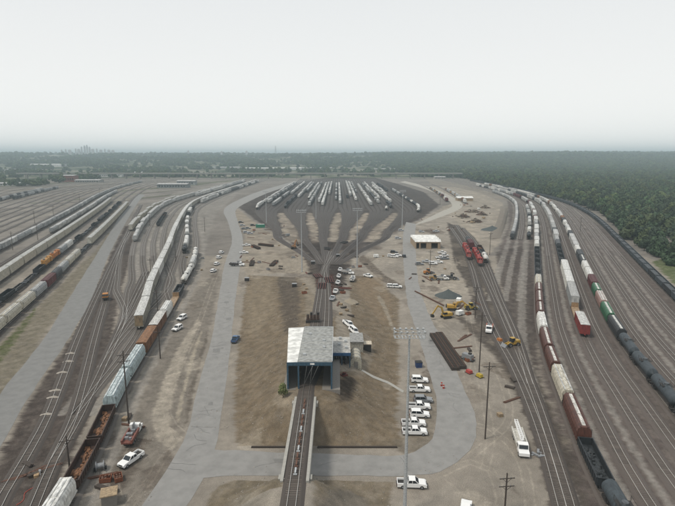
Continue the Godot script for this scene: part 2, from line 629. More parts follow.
		"gondola":
			for s in [-1.0, 1.0]:
				b.box(Vector3(s * 1.5, 1.95, 0), Vector3(0.08, 1.7, L - 0.5))
				b.box(Vector3(s * 1.52, 2.83, 0), Vector3(0.22, 0.14, L - 0.4))
				for k in 12: b.taper(Vector3(s * 1.58, 1.95, lerpf(-h + 0.7, h - 0.7, k / 11.0)), Vector3(0.14, 1.6, 0.2), 1.0, 1.0)
				b.box(Vector3(0, 1.95, s * (h - 0.3)), Vector3(2.95, 1.7, 0.1))
				b.box(Vector3(0, 2.83, s * (h - 0.3)), Vector3(3.05, 0.14, 0.2))
			b.box(Vector3(0, 1.15, 0), Vector3(3.0, 0.12, L - 0.6))
			underframe(b, h)
			part("body", b, paint_, o)
			var q := MB.new()
			var heap := RandomNumberGenerator.new()
			heap.seed = 5
			for k in 60:
				q.taper(Vector3(heap.randf_range(-1.2, 1.2), 1.25 + heap.randf() * 0.3, heap.randf_range(-h + 1, h - 1)), Vector3(heap.randf_range(0.3, 0.9), heap.randf_range(0.1, 0.32), heap.randf_range(0.3, 2.2)), 0.7, 0.8, Basis(Vector3.UP, heap.randf() * 0.8 - 0.4))
			part("scrap_load", q, roof, o)
		"flatcar", "well_car":
			if kind == "flatcar":
				b.box(Vector3(0, 1.12, 0), Vector3(2.95, 0.22, L - 0.5))
				for s in [-1.0, 1.0]:
					b.box(Vector3(s * 1.4, 0.95, 0), Vector3(0.12, 0.45, L - 0.5))
					b.box(Vector3(0, 2.2, s * (h - 0.5)), Vector3(2.8, 2.0, 0.22))
				underframe(b, h)
				part("body", b, paint_, o)
				var q := MB.new()
				q.box(Vector3(0, 1.26, 0), Vector3(2.7, 0.06, L - 1.6))
				part("deck", q, roof, o)
			else:
				for s in [-1.0, 1.0]:
					b.box(Vector3(s * 1.45, 0.95, 0), Vector3(0.12, 0.95, 12.6))
					b.box(Vector3(0, 1.15, s * (h - 1.9)), Vector3(2.6, 0.25, 3.2))
					b.taper(Vector3(0, 1.0, s * (h - 3.4)), Vector3(2.9, 0.7, 0.5), 1.0, 1.0)
				underframe(b, h)
				part("body", b, paint_, o)
				var q := MB.new()
				for k in 8: q.box(Vector3(0, 0.45, lerpf(-5.8, 5.8, k / 7.0)), Vector3(2.85, 0.1, 0.4))
				part("well_floor", q, paint_, o)
		"locomotive":
			b.box(Vector3(0, 1.35, 0), Vector3(3.0, 0.28, L - 0.6))
			b.box(Vector3(0, 1.05, 0), Vector3(2.2, 0.5, L - 1.2))
			for s in [-1.0, 1.0]:
				b.taper(Vector3(0, 0.75, s * (h - 0.45)), Vector3(2.6, 0.8, 0.5), 1.0, 0.6)
			part("frame", b, mats.bogie, o)
			var t := MB.new()
			t.taper(Vector3(0, 0.72, 0), Vector3(2.7, 0.75, 4.6), 1.0, 0.92)
			part("fuel_tank", t, mats.bogie, o)
			var hd := MB.new()
			hd.prism_z([Vector2(-0.95, 1.5), Vector2(0.95, 1.5), Vector2(0.95, 4.0), Vector2(0.7, 4.35), Vector2(-0.7, 4.35), Vector2(-0.95, 4.0)], -h + 1.0, h - 6.4)
			hd.box(Vector3(0, 4.2, -h + 4.0), Vector3(2.6, 0.6, 4.0))
			part("long_hood", hd, paint_, o)
			var cb := MB.new()
			cb.prism_z([Vector2(-1.5, 1.5), Vector2(1.5, 1.5), Vector2(1.5, 4.1), Vector2(0.9, 4.65), Vector2(-0.9, 4.65), Vector2(-1.5, 4.1)], h - 6.35, h - 3.5)
			var cab := part("cab", cb, paint_, o)
			var wn := MB.new()
			for s in [-1.0, 1.0]:
				wn.box(Vector3(s * 1.5, 3.45, h - 4.9), Vector3(0.04, 0.8, 1.8))
				wn.box(Vector3(s * 0.65, 3.6, h - 3.48), Vector3(0.8, 0.7, 0.05))
			part("window", wn, mats.glass, cab)
			var ns := MB.new()
			ns.taper(Vector3(0, 2.35, h - 2.5), Vector3(2.0, 1.7, 1.95), 0.85, 0.72)
			part("nose", ns, hat, o)
			var fan := MB.new()
			fan.cyl(Vector3(0, 4.48, -h + 2.9), Vector3(0, 4.62, -h + 2.9), 0.75, 0.75, 16)
			fan.cyl(Vector3(0, 4.48, -h + 5.0), Vector3(0, 4.62, -h + 5.0), 0.75, 0.75, 16)
			fan.box(Vector3(0, 4.45, 1.2), Vector3(0.5, 0.25, 1.1))
			part("radiator_fan", fan, mats.bogie, o)
			var rail := MB.new()
			for s in [-1.0, 1.0]:
				rail.bar(Vector3(s * 1.42, 2.45, -h + 0.8), Vector3(s * 1.42, 2.45, h - 6.4), 0.05, 0.05)
				for k in 8: rail.bar(Vector3(s * 1.42, 1.45, lerpf(-h + 0.8, h - 6.5, k / 7.0)), Vector3(s * 1.42, 2.45, lerpf(-h + 0.8, h - 6.5, k / 7.0)), 0.05, 0.05)
				rail.bar(Vector3(s * 1.3, 2.45, h - 0.5), Vector3(s * 0.3, 2.45, h - 0.5), 0.05, 0.05)
			part("handrail", rail, hat, o)
	var ax := 3 if kind == "locomotive" else 2
	var bz := h - (3.6 if kind == "locomotive" else 1.9 if kind != "autorack" else 3.0)
	bogie(o, bz, ax)
	bogie(o, -bz, ax)
	return o

func lite(p: Node3D) -> ArrayMesh:                   # the same car as one mesh, for cars too far off to show their parts
	var groups := {}
	for ch in p.get_children():
		var m: ArrayMesh = ch.mesh
		var mt := m.surface_get_material(0)
		if not groups.has(mt): groups[mt] = MB.new()
		var a := m.surface_get_arrays(0)
		var b: MB = groups[mt]
		for q in a[Mesh.ARRAY_VERTEX]: b.v.append(ch.transform * q)
		b.n.append_array(a[Mesh.ARRAY_NORMAL])
	var out := ArrayMesh.new()
	for mt in groups: groups[mt].mesh(mt, out)
	return out

# name -> [word, paint (linear), roof, hatch]
var PAINT := {
	"grey": ["grey", Color(0.33, 0.34, 0.34), Color(0.42, 0.42, 0.41), Color(0.46, 0.46, 0.45)],
	"pale": ["pale grey", Color(0.5, 0.5, 0.48), Color(0.56, 0.56, 0.55), Color(0.62, 0.62, 0.6)],
	"white": ["white", Color(0.68, 0.67, 0.63), Color(0.7, 0.7, 0.68), Color(0.74, 0.74, 0.72)],
	"cream": ["cream", Color(0.53, 0.49, 0.4), Color(0.5, 0.5, 0.48), Color(0.58, 0.55, 0.47)],
	"ice": ["pale blue grey", Color(0.4, 0.48, 0.49), Color(0.55, 0.6, 0.61), Color(0.5, 0.56, 0.57)],
	"brown": ["brown with white hatches", Color(0.1, 0.035, 0.022), Color(0.09, 0.036, 0.026), Color(0.62, 0.6, 0.56)],
	"oxide": ["brown", Color(0.19, 0.085, 0.035), Color(0.26, 0.13, 0.06), Color(0.17, 0.075, 0.033)],
	"whitetop": ["brown sided, white roofed", Color(0.17, 0.08, 0.04), Color(0.6, 0.59, 0.56), Color(0.15, 0.07, 0.035)],
	"maroon": ["maroon", Color(0.13, 0.028, 0.028), Color(0.1, 0.03, 0.03), Color(0.12, 0.03, 0.03)],
	"red": ["red sided, white roofed", Color(0.24, 0.035, 0.03), Color(0.58, 0.58, 0.56), Color(0.22, 0.035, 0.03)],
	"green": ["green with white hatches", Color(0.025, 0.12, 0.055), Color(0.06, 0.16, 0.09), Color(0.62, 0.64, 0.6)],
	"dark": ["dark grey", Color(0.055, 0.06, 0.065), Color(0.07, 0.075, 0.08), Color(0.09, 0.095, 0.1)],
	"black": ["black", Color(0.022, 0.026, 0.03), Color(0.035, 0.04, 0.044), Color(0.05, 0.055, 0.06)],
	"slate": ["dark slate", Color(0.045, 0.058, 0.068), Color(0.08, 0.09, 0.1), Color(0.1, 0.11, 0.12)],
	"darkhatch": ["black with white hatches", Color(0.03, 0.032, 0.035), Color(0.045, 0.048, 0.05), Color(0.6, 0.6, 0.57)],
	"pink": ["faded pink, white roofed", Color(0.32, 0.2, 0.17), Color(0.58, 0.55, 0.52), Color(0.58, 0.56, 0.53)],
	"rust": ["rusty", Color(0.05, 0.026, 0.018), Color(0.21, 0.095, 0.04), Color(0.05, 0.026, 0.018)],
	"tan": ["tan", Color(0.3, 0.19, 0.1), Color(0.34, 0.24, 0.15), Color(0.3, 0.2, 0.1)],
	"tan2": ["white roofed, tan ended", Color(0.4, 0.38, 0.33), Color(0.62, 0.62, 0.6), Color(0.3, 0.22, 0.13)],
	"yellow": ["orange yellow", Color(0.5, 0.24, 0.04), Color(0.3, 0.3, 0.29), Color(0.5, 0.24, 0.04)],
	"orange": ["orange", Color(0.48, 0.17, 0.03), Color(0.3, 0.15, 0.05), Color(0.48, 0.17, 0.03)],
	"lred": ["red", Color(0.33, 0.035, 0.025), Color(0.3, 0.05, 0.04), Color(0.34, 0.12, 0.1)],
}
const KIND_WORD := {"covered_hopper": "covered hopper", "short_hopper": "short covered hopper", "tank_car": "tank car", "boxcar": "boxcar", "autorack": "autorack car", "gondola": "gondola wagon", "flatcar": "bulkhead flatcar", "well_car": "empty container well car", "locomotive": "locomotive", "coal_hopper": "loaded coal hopper"}
var used_label := {}

const SHORT_KIND := {"covered_hopper": "hopper", "short_hopper": "hopper", "tank_car": "tank car", "boxcar": "boxcar", "autorack": "autorack", "gondola": "gondola", "flatcar": "flatcar", "well_car": "well car", "locomotive": "engine", "coal_hopper": "coal hopper"}

func short(e: String) -> String:
	var q := e.split(":")
	var w: String = PAINT[q[1]][0]
	return (w if w.begins_with("pale") or w.begins_with("dark") else w.split(" ")[0]) + " " + SHORT_KIND[q[0]]

func place_car(kind: String, pk: String, at: Transform3D, where: String, special := ""):
	var d: Array = PAINT[pk]
	var key := kind + "_" + pk
	if not protos.has(key): protos[key] = car_proto(kind, d[1], d[2], d[3])
	var far := -at.origin.z > 560.0
	var o: Node3D
	if far:
		if not protos.has(key + "_far"): protos[key + "_far"] = lite(protos[key])
		o = MeshInstance3D.new()
		o.mesh = protos[key + "_far"]
	else:
		o = protos[key].duplicate()
	o.name = numbered("covered_hopper" if kind == "short_hopper" else kind)
	add_child(o)
	o.transform = at
	var label: String = special if special != "" else "%s %s %s" % [d[0], KIND_WORD[kind], where]
	tag(o, label, "locomotive" if kind == "locomotive" else "rail car", label + " string")

# cars coupled from D0 towards D1; list entries "kind:paint" first, then picks from the pool
func train(tr: Dictionary, d0: float, d1: float, where: String, list: Array, pool: Array):
	var s := s_at(tr, d0)
	var end := s_at(tr, d1)
	var k := 0
	while s < end:
		if k >= list.size() and pool.is_empty(): break
		var e: String = list[k] if k < list.size() else pool[rng.randi() % pool.size()]
		if e == "-":
			s += 9.0
			k += 1
			continue
		var q := e.split(":")
		var said := ""
		if k < list.size() and list.size() > 6 and -along(tr, s).origin.z < 400.0:
			var around := []
			for w in [k - 1, k + 1]:
				if w >= 0 and w < list.size() and list[w] != "-": around.append(short(list[w]))
			if around.size() == 2: said = "%s %s coupled between %s and %s" % [PAINT[q[1]][0].split(" with")[0], KIND_WORD[q[0]], around[0], around[1]]
			elif around.size() == 1: said = "%s %s coupled to a %s" % [PAINT[q[1]][0].split(" with")[0], KIND_WORD[q[0]], around[0]]
		var L: float = LENGTHS[q[0]]
		var a := along(tr, s + 0.2 * L)
		var b := along(tr, s + 0.8 * L)
		var z := (b.origin - a.origin).normalized()
		if q.size() > 2: z = -z
		var x := Vector3.UP.cross(z).normalized()
		place_car(q[0], q[1], Transform3D(Basis(x, z.cross(x), z), (a.origin + b.origin) * 0.5), where, said)
		s += L + 0.55
		k += 1

# ---------------------------------------------------------------- road vehicles. Own axes: front towards -z, y = 0 on the ground
func wheels(o: Node3D, spots: Array, r: float, w := 0.27):
	var key := "wheel%.2f" % r
	if not protos.has(key):
		var b := MB.new()
		b.cyl(Vector3(-w / 2, 0, 0), Vector3(w / 2, 0, 0), r, r, 14)
		protos[key] = b.mesh(mats.tyre)
		var hb := MB.new()
		hb.cyl(Vector3(-w / 2 - 0.015, 0, 0), Vector3(w / 2 + 0.015, 0, 0), r * 0.55, r * 0.55, 10)
		protos[key + "hub"] = hb.mesh(mats.steel)
	for p in spots:
		var wh := share("wheel", protos[key], o, Transform3D(Basis.IDENTITY, Vector3(p.x, r, p.y)))
		share("rim", protos[key + "hub"], wh)

func vehicle_proto(kind: String, c: Color) -> Node3D:
	var o := Node3D.new()
	var m := mat("carpaint_" + c.to_html(false), c, 0.35, 0.0, "", 1)
	m.clearcoat_enabled = true
	m.clearcoat = 0.5
	var pick := kind == "pickup"
	var L := 5.9 if pick else 5.0
	var h := L / 2
	var b := MB.new()
	var prof: Array
	if pick: prof = [Vector2(-h, 0.5), Vector2(-h + 0.1, 0.95), Vector2(-h + 0.35, 1.1), Vector2(-h + 1.6, 1.2), Vector2(h - 2.05, 1.22), Vector2(h - 2.05, 0.8), Vector2(h - 0.1, 0.8), Vector2(h, 0.5), Vector2(h - 0.1, 0.42), Vector2(-h + 0.1, 0.42)]
	else: prof = [Vector2(-h, 0.5), Vector2(-h + 0.1, 0.9), Vector2(-h + 0.4, 1.02), Vector2(-h + 1.4, 1.12), Vector2(h - 0.1, 1.15), Vector2(h, 0.5), Vector2(h - 0.1, 0.4), Vector2(-h + 0.1, 0.4)]
	b.prism_x(prof, -0.97, 0.97)
	if pick:
		for s in [-1.0, 1.0]: b.box(Vector3(s * 0.9, 1.02, h - 1.05), Vector3(0.15, 0.44, 2.05))
		b.box(Vector3(0, 1.02, h - 0.08), Vector3(1.9, 0.44, 0.12))
	var body := part("body", b, m, o)
	var z0 := -h + 1.55
	var z1 := (h - 2.1) if pick else (h - 0.15)
	var gl := MB.new()
	gl.prism_x([Vector2(z0, 1.18), Vector2(z0 + 0.75, 1.82), Vector2(z1 - (0.18 if pick else 0.4), 1.82), Vector2(z1, 1.18)], -0.86, 0.86)
	part("window", gl, mats.glass, o)
	var rf := MB.new()
	rf.taper(Vector3(0, 1.86, (z0 + 0.7 + z1 - 0.25) / 2), Vector3(1.7, 0.09, z1 - z0 - 0.9), 0.9, 0.94)
	for s in [-1.0, 1.0]:
		rf.bar(Vector3(s * 0.9, 1.15, z0 + 0.02), Vector3(s * 0.84, 1.84, z0 + 0.78), 0.08, 0.1)
		rf.bar(Vector3(s * 0.9, 1.15, (z0 + z1) / 2 + 0.2), Vector3(s * 0.84, 1.84, (z0 + z1) / 2 + 0.2), 0.07, 0.12)
		rf.bar(Vector3(s * 0.9, 1.15, z1 - 0.03), Vector3(s * 0.84, 1.84, z1 - (0.2 if pick else 0.42)), 0.08, 0.16)
	part("roof", rf, m, o)
	var bp := MB.new()
	bp.box(Vector3(0, 0.52, -h - 0.03), Vector3(1.9, 0.22, 0.14))
	bp.box(Vector3(0, 0.52, h + 0.03), Vector3(1.9, 0.2, 0.14))
	bp.box(Vector3(0, 0.82, -h + 0.06), Vector3(1.0, 0.26, 0.06))
	part("bumper", bp, mats.bogie, o)
	for s in [-1.0, 1.0]:
		var q := MB.new()
		q.box(Vector3(s * 0.75, 0.82, -h + 0.07), Vector3(0.36, 0.18, 0.1))
		part("headlight", q, mats.lens, o)
		var r := MB.new()
		r.box(Vector3(s * 0.88, 0.9, h - 0.02), Vector3(0.14, 0.3, 0.08))
		part("tail_light", r, mats.redlens, o)
	if pick:
		var fl := MB.new()
		fl.box(Vector3(0, 0.83, h - 1.07), Vector3(1.62, 0.05, 1.9))
		part("bed_liner", fl, mats.bogie, o)
	wheels(o, [Vector2(-0.86, -h + 1.0), Vector2(0.86, -h + 1.0), Vector2(-0.86, h - 1.15), Vector2(0.86, h - 1.15)], 0.4 if pick else 0.37)
	return o

func vehicle(kind: String, pk: String, px: float, py: float, heading: float, label: String, group := ""):
	var cols := {"white": Color(0.75, 0.75, 0.74), "grey": Color(0.2, 0.21, 0.22), "silver": Color(0.42, 0.44, 0.46), "black": Color(0.02, 0.02, 0.022), "blue": Color(0.03, 0.09, 0.2), "red": Color(0.3, 0.03, 0.03)}
	var key := kind + pk
	if not protos.has(key): protos[key] = vehicle_proto(kind, cols[pk])
	var o: Node3D = protos[key].duplicate()
	o.name = numbered("pickup_truck" if kind == "pickup" else "parked_car")
	add_child(o)
	sit(o, gt(px, py), heading)
	tag(o, label, "pickup" if kind == "pickup" else "car", group)

func sit(o: Node3D, p: Vector3, heading: float):       # heading: degrees clockwise from straight ahead; tilts with the ground
	var f := Vector3(sin(deg_to_rad(heading)), 0, -cos(deg_to_rad(heading)))
	var r := Vector3(-f.z, 0, f.x)
	f.y = (terrain(p.x + f.x * 1.5, p.z + f.z * 1.5) - terrain(p.x - f.x * 1.5, p.z - f.z * 1.5)) / 3.0
	r.y = (terrain(p.x + r.x, p.z + r.z) - terrain(p.x - r.x, p.z - r.z)) / 2.0
	f = f.normalized()
	var up := r.cross(f).normalized()
	o.transform = Transform3D(Basis(f.cross(up), up, -f), p + Vector3(0, 0.035, 0))

func excavator(px: float, py: float, heading: float, c: Color, label: String, reach := 1.0):
	var o := thing("excavator", label, "excavator")
	sit(o, gt(px, py), heading)
	var y := mat("plant_" + c.to_html(false), c, 0.5)
	for s in [-1.0, 1.0]:
		var t := MB.new()
		t.prism_x([Vector2(-2.0, 0.45), Vector2(-1.6, 0.95), Vector2(1.6, 0.95), Vector2(2.0, 0.45), Vector2(1.6, 0), Vector2(-1.6, 0)], s * 1.15 - 0.3, s * 1.15 + 0.3)
		part("crawler_track", t, mats.tyre, o)
	var b := MB.new()
	b.cyl(Vector3(0, 0.7, 0), Vector3(0, 1.15, 0), 0.8, 0.8, 14)
	b.taper(Vector3(0, 1.75, 0.7), Vector3(2.7, 1.2, 3.2), 0.94, 0.94)
	b.taper(Vector3(0.7, 1.55, -1.2), Vector3(1.0, 0.8, 1.0), 0.9, 0.9)
	part("engine_house", b, y, o)
	var w := MB.new()
	w.taper(Vector3(0, 1.75, 2.45), Vector3(2.6, 1.0, 0.5), 1.0, 0.6)
	part("counterweight", w, mats.bogie, o)
	var cb := MB.new()
	cb.taper(Vector3(-0.8, 2.0, -1.0), Vector3(1.0, 1.7, 1.6), 0.92, 0.85)
	var cab := part("cab", cb, y, o)
	var gl := MB.new()
	gl.taper(Vector3(-0.8, 2.3, -1.0), Vector3(1.04, 0.8, 1.64), 0.94, 0.9)
	part("window", gl, mats.glass, cab)
	var k := Vector3(0, 5.4, -3.6) * Vector3(1, reach, 1)
	var e := Vector3(0, 2.2, -6.4)
	var bm := MB.new()
	bm.bar(Vector3(0.1, 1.6, -1.2), Vector3(0.1, k.y * 0.85, -2.2), 0.45, 0.7)
	bm.bar(Vector3(0.1, k.y * 0.84, -2.0), k + Vector3(0.1, 0, -0.6), 0.42, 0.6)
	part("boom", bm, y, o)
	var st := MB.new()
	st.bar(k + Vector3(0.1, 0.3, -0.2), e + Vector3(0.1, 0, 0), 0.36, 0.5)
	part("stick", st, y, o)
	var bk := MB.new()
	bk.prism_x([Vector2(-6.9, 2.2), Vector2(-6.1, 2.3), Vector2(-5.6, 1.5), Vector2(-5.9, 0.9), Vector2(-6.9, 1.1)], -0.45, 0.65)
	part("bucket", bk, mats.bogie, o)

func loader(px: float, py: float, heading: float, c: Color, label: String):
	var o := thing("wheel_loader", label, "loader")
	sit(o, gt(px, py), heading)
	var y := mat("plant_" + c.to_html(false), c, 0.5)
	var b := MB.new()
	b.taper(Vector3(0, 1.45, 1.5), Vector3(1.9, 1.2, 2.6), 0.85, 0.9)
	b.box(Vector3(0, 0.95, -0.7), Vector3(1.5, 0.6, 2.6))
	part("body", b, y, o)
	var cb := MB.new()
	cb.taper(Vector3(0, 2.3, 0.0), Vector3(1.5, 1.3, 1.4), 0.9, 0.85)
	var cab := part("cab", cb, mats.glass, o)
	var rf := MB.new()
	rf.box(Vector3(0, 2.99, 0), Vector3(1.55, 0.12, 1.45))
	part("roof", rf, y, cab)
	var ar := MB.new()
	for s in [-1.0, 1.0]: ar.bar(Vector3(s * 0.5, 1.5, -1.0), Vector3(s * 0.6, 0.7, -3.2), 0.2, 0.35)
	part("lift_arm", ar, y, o)
	var bk := MB.new()
	bk.prism_x([Vector2(-3.0, 0.1), Vector2(-3.0, 1.1), Vector2(-3.3, 1.2), Vector2(-4.0, 0.15), Vector2(-3.9, 0.05)], -1.3, 1.3)
	part("bucket", bk, mats.steel, o)
	wheels(o, [Vector2(-1.05, -1.5), Vector2(1.05, -1.5), Vector2(-1.05, 1.6), Vector2(1.05, 1.6)], 0.72, 0.5)

func work_truck(px: float, py: float, heading: float, bed: Color, boom: bool, label: String, L := 8.5):
	var o := thing("work_truck", label, "truck")
	sit(o, gt(px, py), heading)
	var wh := mat("carpaint_" + Color(0.75, 0.75, 0.74).to_html(false), Color(0.75, 0.75, 0.74), 0.35, 0.0, "", 1)
	var h := L / 2
	var f := MB.new()
	f.box(Vector3(0, 0.8, 0.3), Vector3(0.9, 0.3, L - 1.0))
	part("chassis", f, mats.bogie, o)
	var c := MB.new()
	c.prism_x([Vector2(-h, 0.6), Vector2(-h, 1.3), Vector2(-h + 1.3, 1.5), Vector2(-h + 1.7, 2.45), Vector2(-h + 2.9, 2.5), Vector2(-h + 2.95, 0.6)], -1.1, 1.1)
	var cab := part("cab", c, wh, o)
	var gl := MB.new()
	gl.bar(Vector3(0, 1.6, -h + 1.3), Vector3(0, 2.35, -h + 1.62), 1.9, 0.1)
	for s in [-1.0, 1.0]: gl.box(Vector3(s * 1.1, 1.95, -h + 2.25), Vector3(0.05, 0.6, 0.9))
	part("window", gl, mats.glass, cab)
	var b := MB.new()
	b.box(Vector3(0, 1.2, (-h + 3.1 + h) / 2), Vector3(2.4, 0.35, L - 3.2))
	for s in [-1.0, 1.0]: b.box(Vector3(s * 1.1, 1.62, (-h + 3.1 + h) / 2), Vector3(0.35, 0.6, L - 3.3))
	part("bed", b, mat("plant_" + bed.to_html(false), bed, 0.5), o)
	if boom:
		var q := MB.new()
		q.cyl(Vector3(0, 1.3, -h + 3.7), Vector3(0, 2.6, -h + 3.7), 0.45, 0.4, 10)
		for s in [-1.0, 1.0]:
			for y in [2.6, 3.15]: q.bar(Vector3(s * 0.35, y, -h + 3.4), Vector3(s * 0.3, y - 0.3, h + 1.6), 0.12, 0.12)
		for k in 11:
			var z := lerpf(-h + 3.5, h + 1.4, k / 10.0)
			var y := lerpf(2.6, 2.3, k / 10.0)
			q.box(Vector3(0, y, z), Vector3(0.75, 0.08, 0.1)); q.box(Vector3(0, y + 0.55, z), Vector3(0.75, 0.08, 0.1))
			for s in [-1.0, 1.0]: q.bar(Vector3(s * 0.33, y, z), Vector3(s * 0.33, y + 0.55, z + 0.4), 0.07, 0.07)
		part("boom", q, wh, o)
	else:
		var q := MB.new()
		for k in 9: q.box(Vector3(rng.randf_range(-0.7, 0.7), 1.65, rng.randf_range(-h + 3.6, h - 0.6)), Vector3(rng.randf_range(0.3, 0.8), rng.randf_range(0.4, 0.9), rng.randf_range(0.4, 1.2)))
		q.bar(Vector3(0, 1.4, -h + 3.4), Vector3(0, 3.2, -h + 3.4), 1.8, 0.12)
		part("gear", q, mats.steel, o)
	wheels(o, [Vector2(-0.95, -h + 1.0), Vector2(0.95, -h + 1.0), Vector2(-0.95, h - 1.6), Vector2(0.95, h - 1.6), Vector2(-0.95, h - 2.75), Vector2(0.95, h - 2.75)], 0.5, 0.32)

# ---------------------------------------------------------------- poles
func mast(px: float, py: float, hgt: float, label: String):
	var p := gt(px, py)
	var o := thing("floodlight_mast", label, "light mast", p, 0.0, "floodlight masts over the yard")
	var b := MB.new()
	b.cyl(Vector3(0, -0.3, 0), Vector3(0, hgt, 0), 0.36, 0.17, 10)
	for k in 3: b.cyl(Vector3(0, hgt * (k + 1) / 4.0 - 0.2, 0), Vector3(0, hgt * (k + 1) / 4.0 + 0.2, 0), 0.36 - 0.045 * (k + 1), 0.36 - 0.045 * (k + 1), 10)
	part("pole", b, mats.galv, o)
	var f := MB.new()
	f.cyl(Vector3(0, -0.3, 0), Vector3(0, 0.35, 0), 0.7, 0.65, 10)
	part("footing", f, mats.concrete, o)
	var pl := MB.new()
	for y in [hgt - 0.3, hgt + 0.75]:
		for s in [-1.0, 1.0]:
			pl.bar(Vector3(-2.6, y, s * 0.75), Vector3(2.6, y, s * 0.75), 0.09, 0.09)
			pl.bar(Vector3(s * 2.6, y, -0.75), Vector3(s * 2.6, y, 0.75), 0.09, 0.09)
	for k in 6:
		var x := -2.6 + k * 1.04
		pl.box(Vector3(x, hgt + 0.2, 0.75), Vector3(0.07, 1.1, 0.07)); pl.box(Vector3(x, hgt + 0.2, -0.75), Vector3(0.07, 1.1, 0.07))
	for k in 9: pl.box(Vector3(-2.4 + k * 0.6, hgt - 0.3, 0), Vector3(0.14, 0.05, 1.5))
	part("platform", pl, mats.galv, o)
	if not protos.has("lamp"):
		var l := MB.new()
		l.taper(Vector3(0, 0, 0), Vector3(0.42, 0.3, 0.34), 0.6, 0.6, Basis(Vector3.RIGHT, -0.9))
		protos["lamp"] = l.mesh(mats.galv)
	for k in 6:
		for s in [-1.0, 1.0]:
			share("floodlight", protos["lamp"], o, Transform3D(Basis(Vector3.UP, 0.0 if s < 0 else PI), Vector3(-2.5 + k, hgt + 0.9, s * 0.9)))

func utility_pole(px: float, py: float, hgt: float, turn: float, label: String, arms := 1):
	var o := thing("utility_pole", label, "utility pole", gt(px, py), turn, "wooden utility poles in the yard")
	var b := MB.new()
	b.cyl(Vector3(0, -0.3, 0), Vector3(0, hgt, 0), 0.2, 0.13, 8)
	part("pole", b, mats.wood, o)
	for k in arms:
		var a := MB.new()
		a.box(Vector3(0, hgt - 1.0 - k * 1.6, 0.16), Vector3(2.9, 0.14, 0.12))
		a.bar(Vector3(-0.9, hgt - 1.0 - k * 1.6, 0.16), Vector3(0, hgt - 1.8 - k * 1.6, 0.16), 0.06, 0.06)
		a.bar(Vector3(0.9, hgt - 1.0 - k * 1.6, 0.16), Vector3(0, hgt - 1.8 - k * 1.6, 0.16), 0.06, 0.06)
		var arm := part("crossarm", a, mats.wood, o)
		var i := MB.new()
		for x in [-1.3, -0.7, 0.7, 1.3]: i.cyl(Vector3(x, hgt - 0.93 - k * 1.6, 0.16), Vector3(x, hgt - 0.7 - k * 1.6, 0.16), 0.06, 0.05, 6)
		part("insulator", i, mats.steel, arm)

# ---------------------------------------------------------------- trees
func crown_mesh(kind: int, leaves: int, leaf: float) -> ArrayMesh:
	var r := RandomNumberGenerator.new()
	r.seed = 100 + kind
	var b := MB.new()
	b.tinted = true
	var blobs := []
	var n := 7 + kind % 3
	for k in n:
		var t := TAU * k / n + r.randf() * 0.6
		var lift := r.randf()
		blobs.append([Vector3(cos(t) * lerpf(3.1, 1.4, lift), lerpf(4.4, 9.4, lift), sin(t) * lerpf(3.1, 1.4, lift)), r.randf_range(1.7, 2.7)])
	blobs.append([Vector3(0, 10.4, 0), 2.2])
	blobs.append([Vector3(0, 6.6, 0), 3.0])
	for k in leaves:
		var q: Array = blobs[r.randi() % blobs.size()]
		var d := Vector3(r.randfn(), r.randfn() + 0.25, r.randfn()).normalized()
		var p: Vector3 = q[0] + d * q[1] * r.randf_range(0.75, 1.12)
		var nn := (d + Vector3(r.randfn(), r.randfn(), r.randfn()) * 0.45).normalized()
		var x := nn.cross(Vector3(r.randfn(), r.randfn(), r.randfn())).normalized()
		var y := nn.cross(x)
		var s := leaf * r.randf_range(0.6, 1.3)
		var tone := r.randf_range(0.7, 1.3)
		b.tint = Color(tone, tone * r.randf_range(0.95, 1.05), tone)
		var sn := (nn + d).normalized()
		b.tri3(p - x * s, p + y * s * 0.8, p + x * s * 0.9, sn, sn, sn)
		b.tri3(p - x * s * 0.8, p + x * s * 0.7 - y * 0.2, p - y * s * 0.9, sn, sn, sn)
	return b.mesh(mats.leaf)

func trunk_mesh() -> ArrayMesh:
	var b := MB.new()
	b.cyl(Vector3(0, -0.4, 0), Vector3(0.1, 4.0, 0), 0.34, 0.24, 8)
	b.cyl(Vector3(0.1, 4.0, 0), Vector3(0, 9.0, 0.2), 0.24, 0.06, 7)
	for k in 5:
		var t := k * 1.3
		b.cyl(Vector3(0.05, 3.0 + k * 0.7, 0), Vector3(cos(t) * 2.6, 5.4 + k * 0.7, sin(t) * 2.6), 0.12, 0.04, 5)
	return b.mesh(mats.bark)

# ---------------------------------------------------------------- far ground
func hills(x: float, d: float) -> float:
	if d < 1800.0: return 0.0
	var up := smoothstep(1800.0, 4200.0, d)
	var n := nz.get_noise_2d(x * 0.035, d * 0.05)
	var n2 := nz.get_noise_2d(x * 0.16 + 900.0, d * 0.2)
	return maxf(0.0, up * (60.0 + 16.0 * n + 7.0 * n2 + 10.0 * smoothstep(-500.0, 1800.0, x)))

var g400 := [-44.0, -25.0, -11.0, 3.0, 16.0, 34.0]

func fan(k: int, j: int, d: float) -> float:          # x of track j of group k in the bowl
	var mid: float = -100.0 + (k * 6 + 2.5) * 5.75
	var c := lerpf(lerpf(-6.0, g400[k], clampf((d - 285.0) / 115.0, 0.0, 1.0)), mid, smoothstep(360.0, 640.0, d))
	return c + (j - 2.5) * lerp_table([Vector2(300, 0.0), Vector2(400, 0.5), Vector2(470, 1.1), Vector2(545, 3.0), Vector2(650, 5.75)], d)

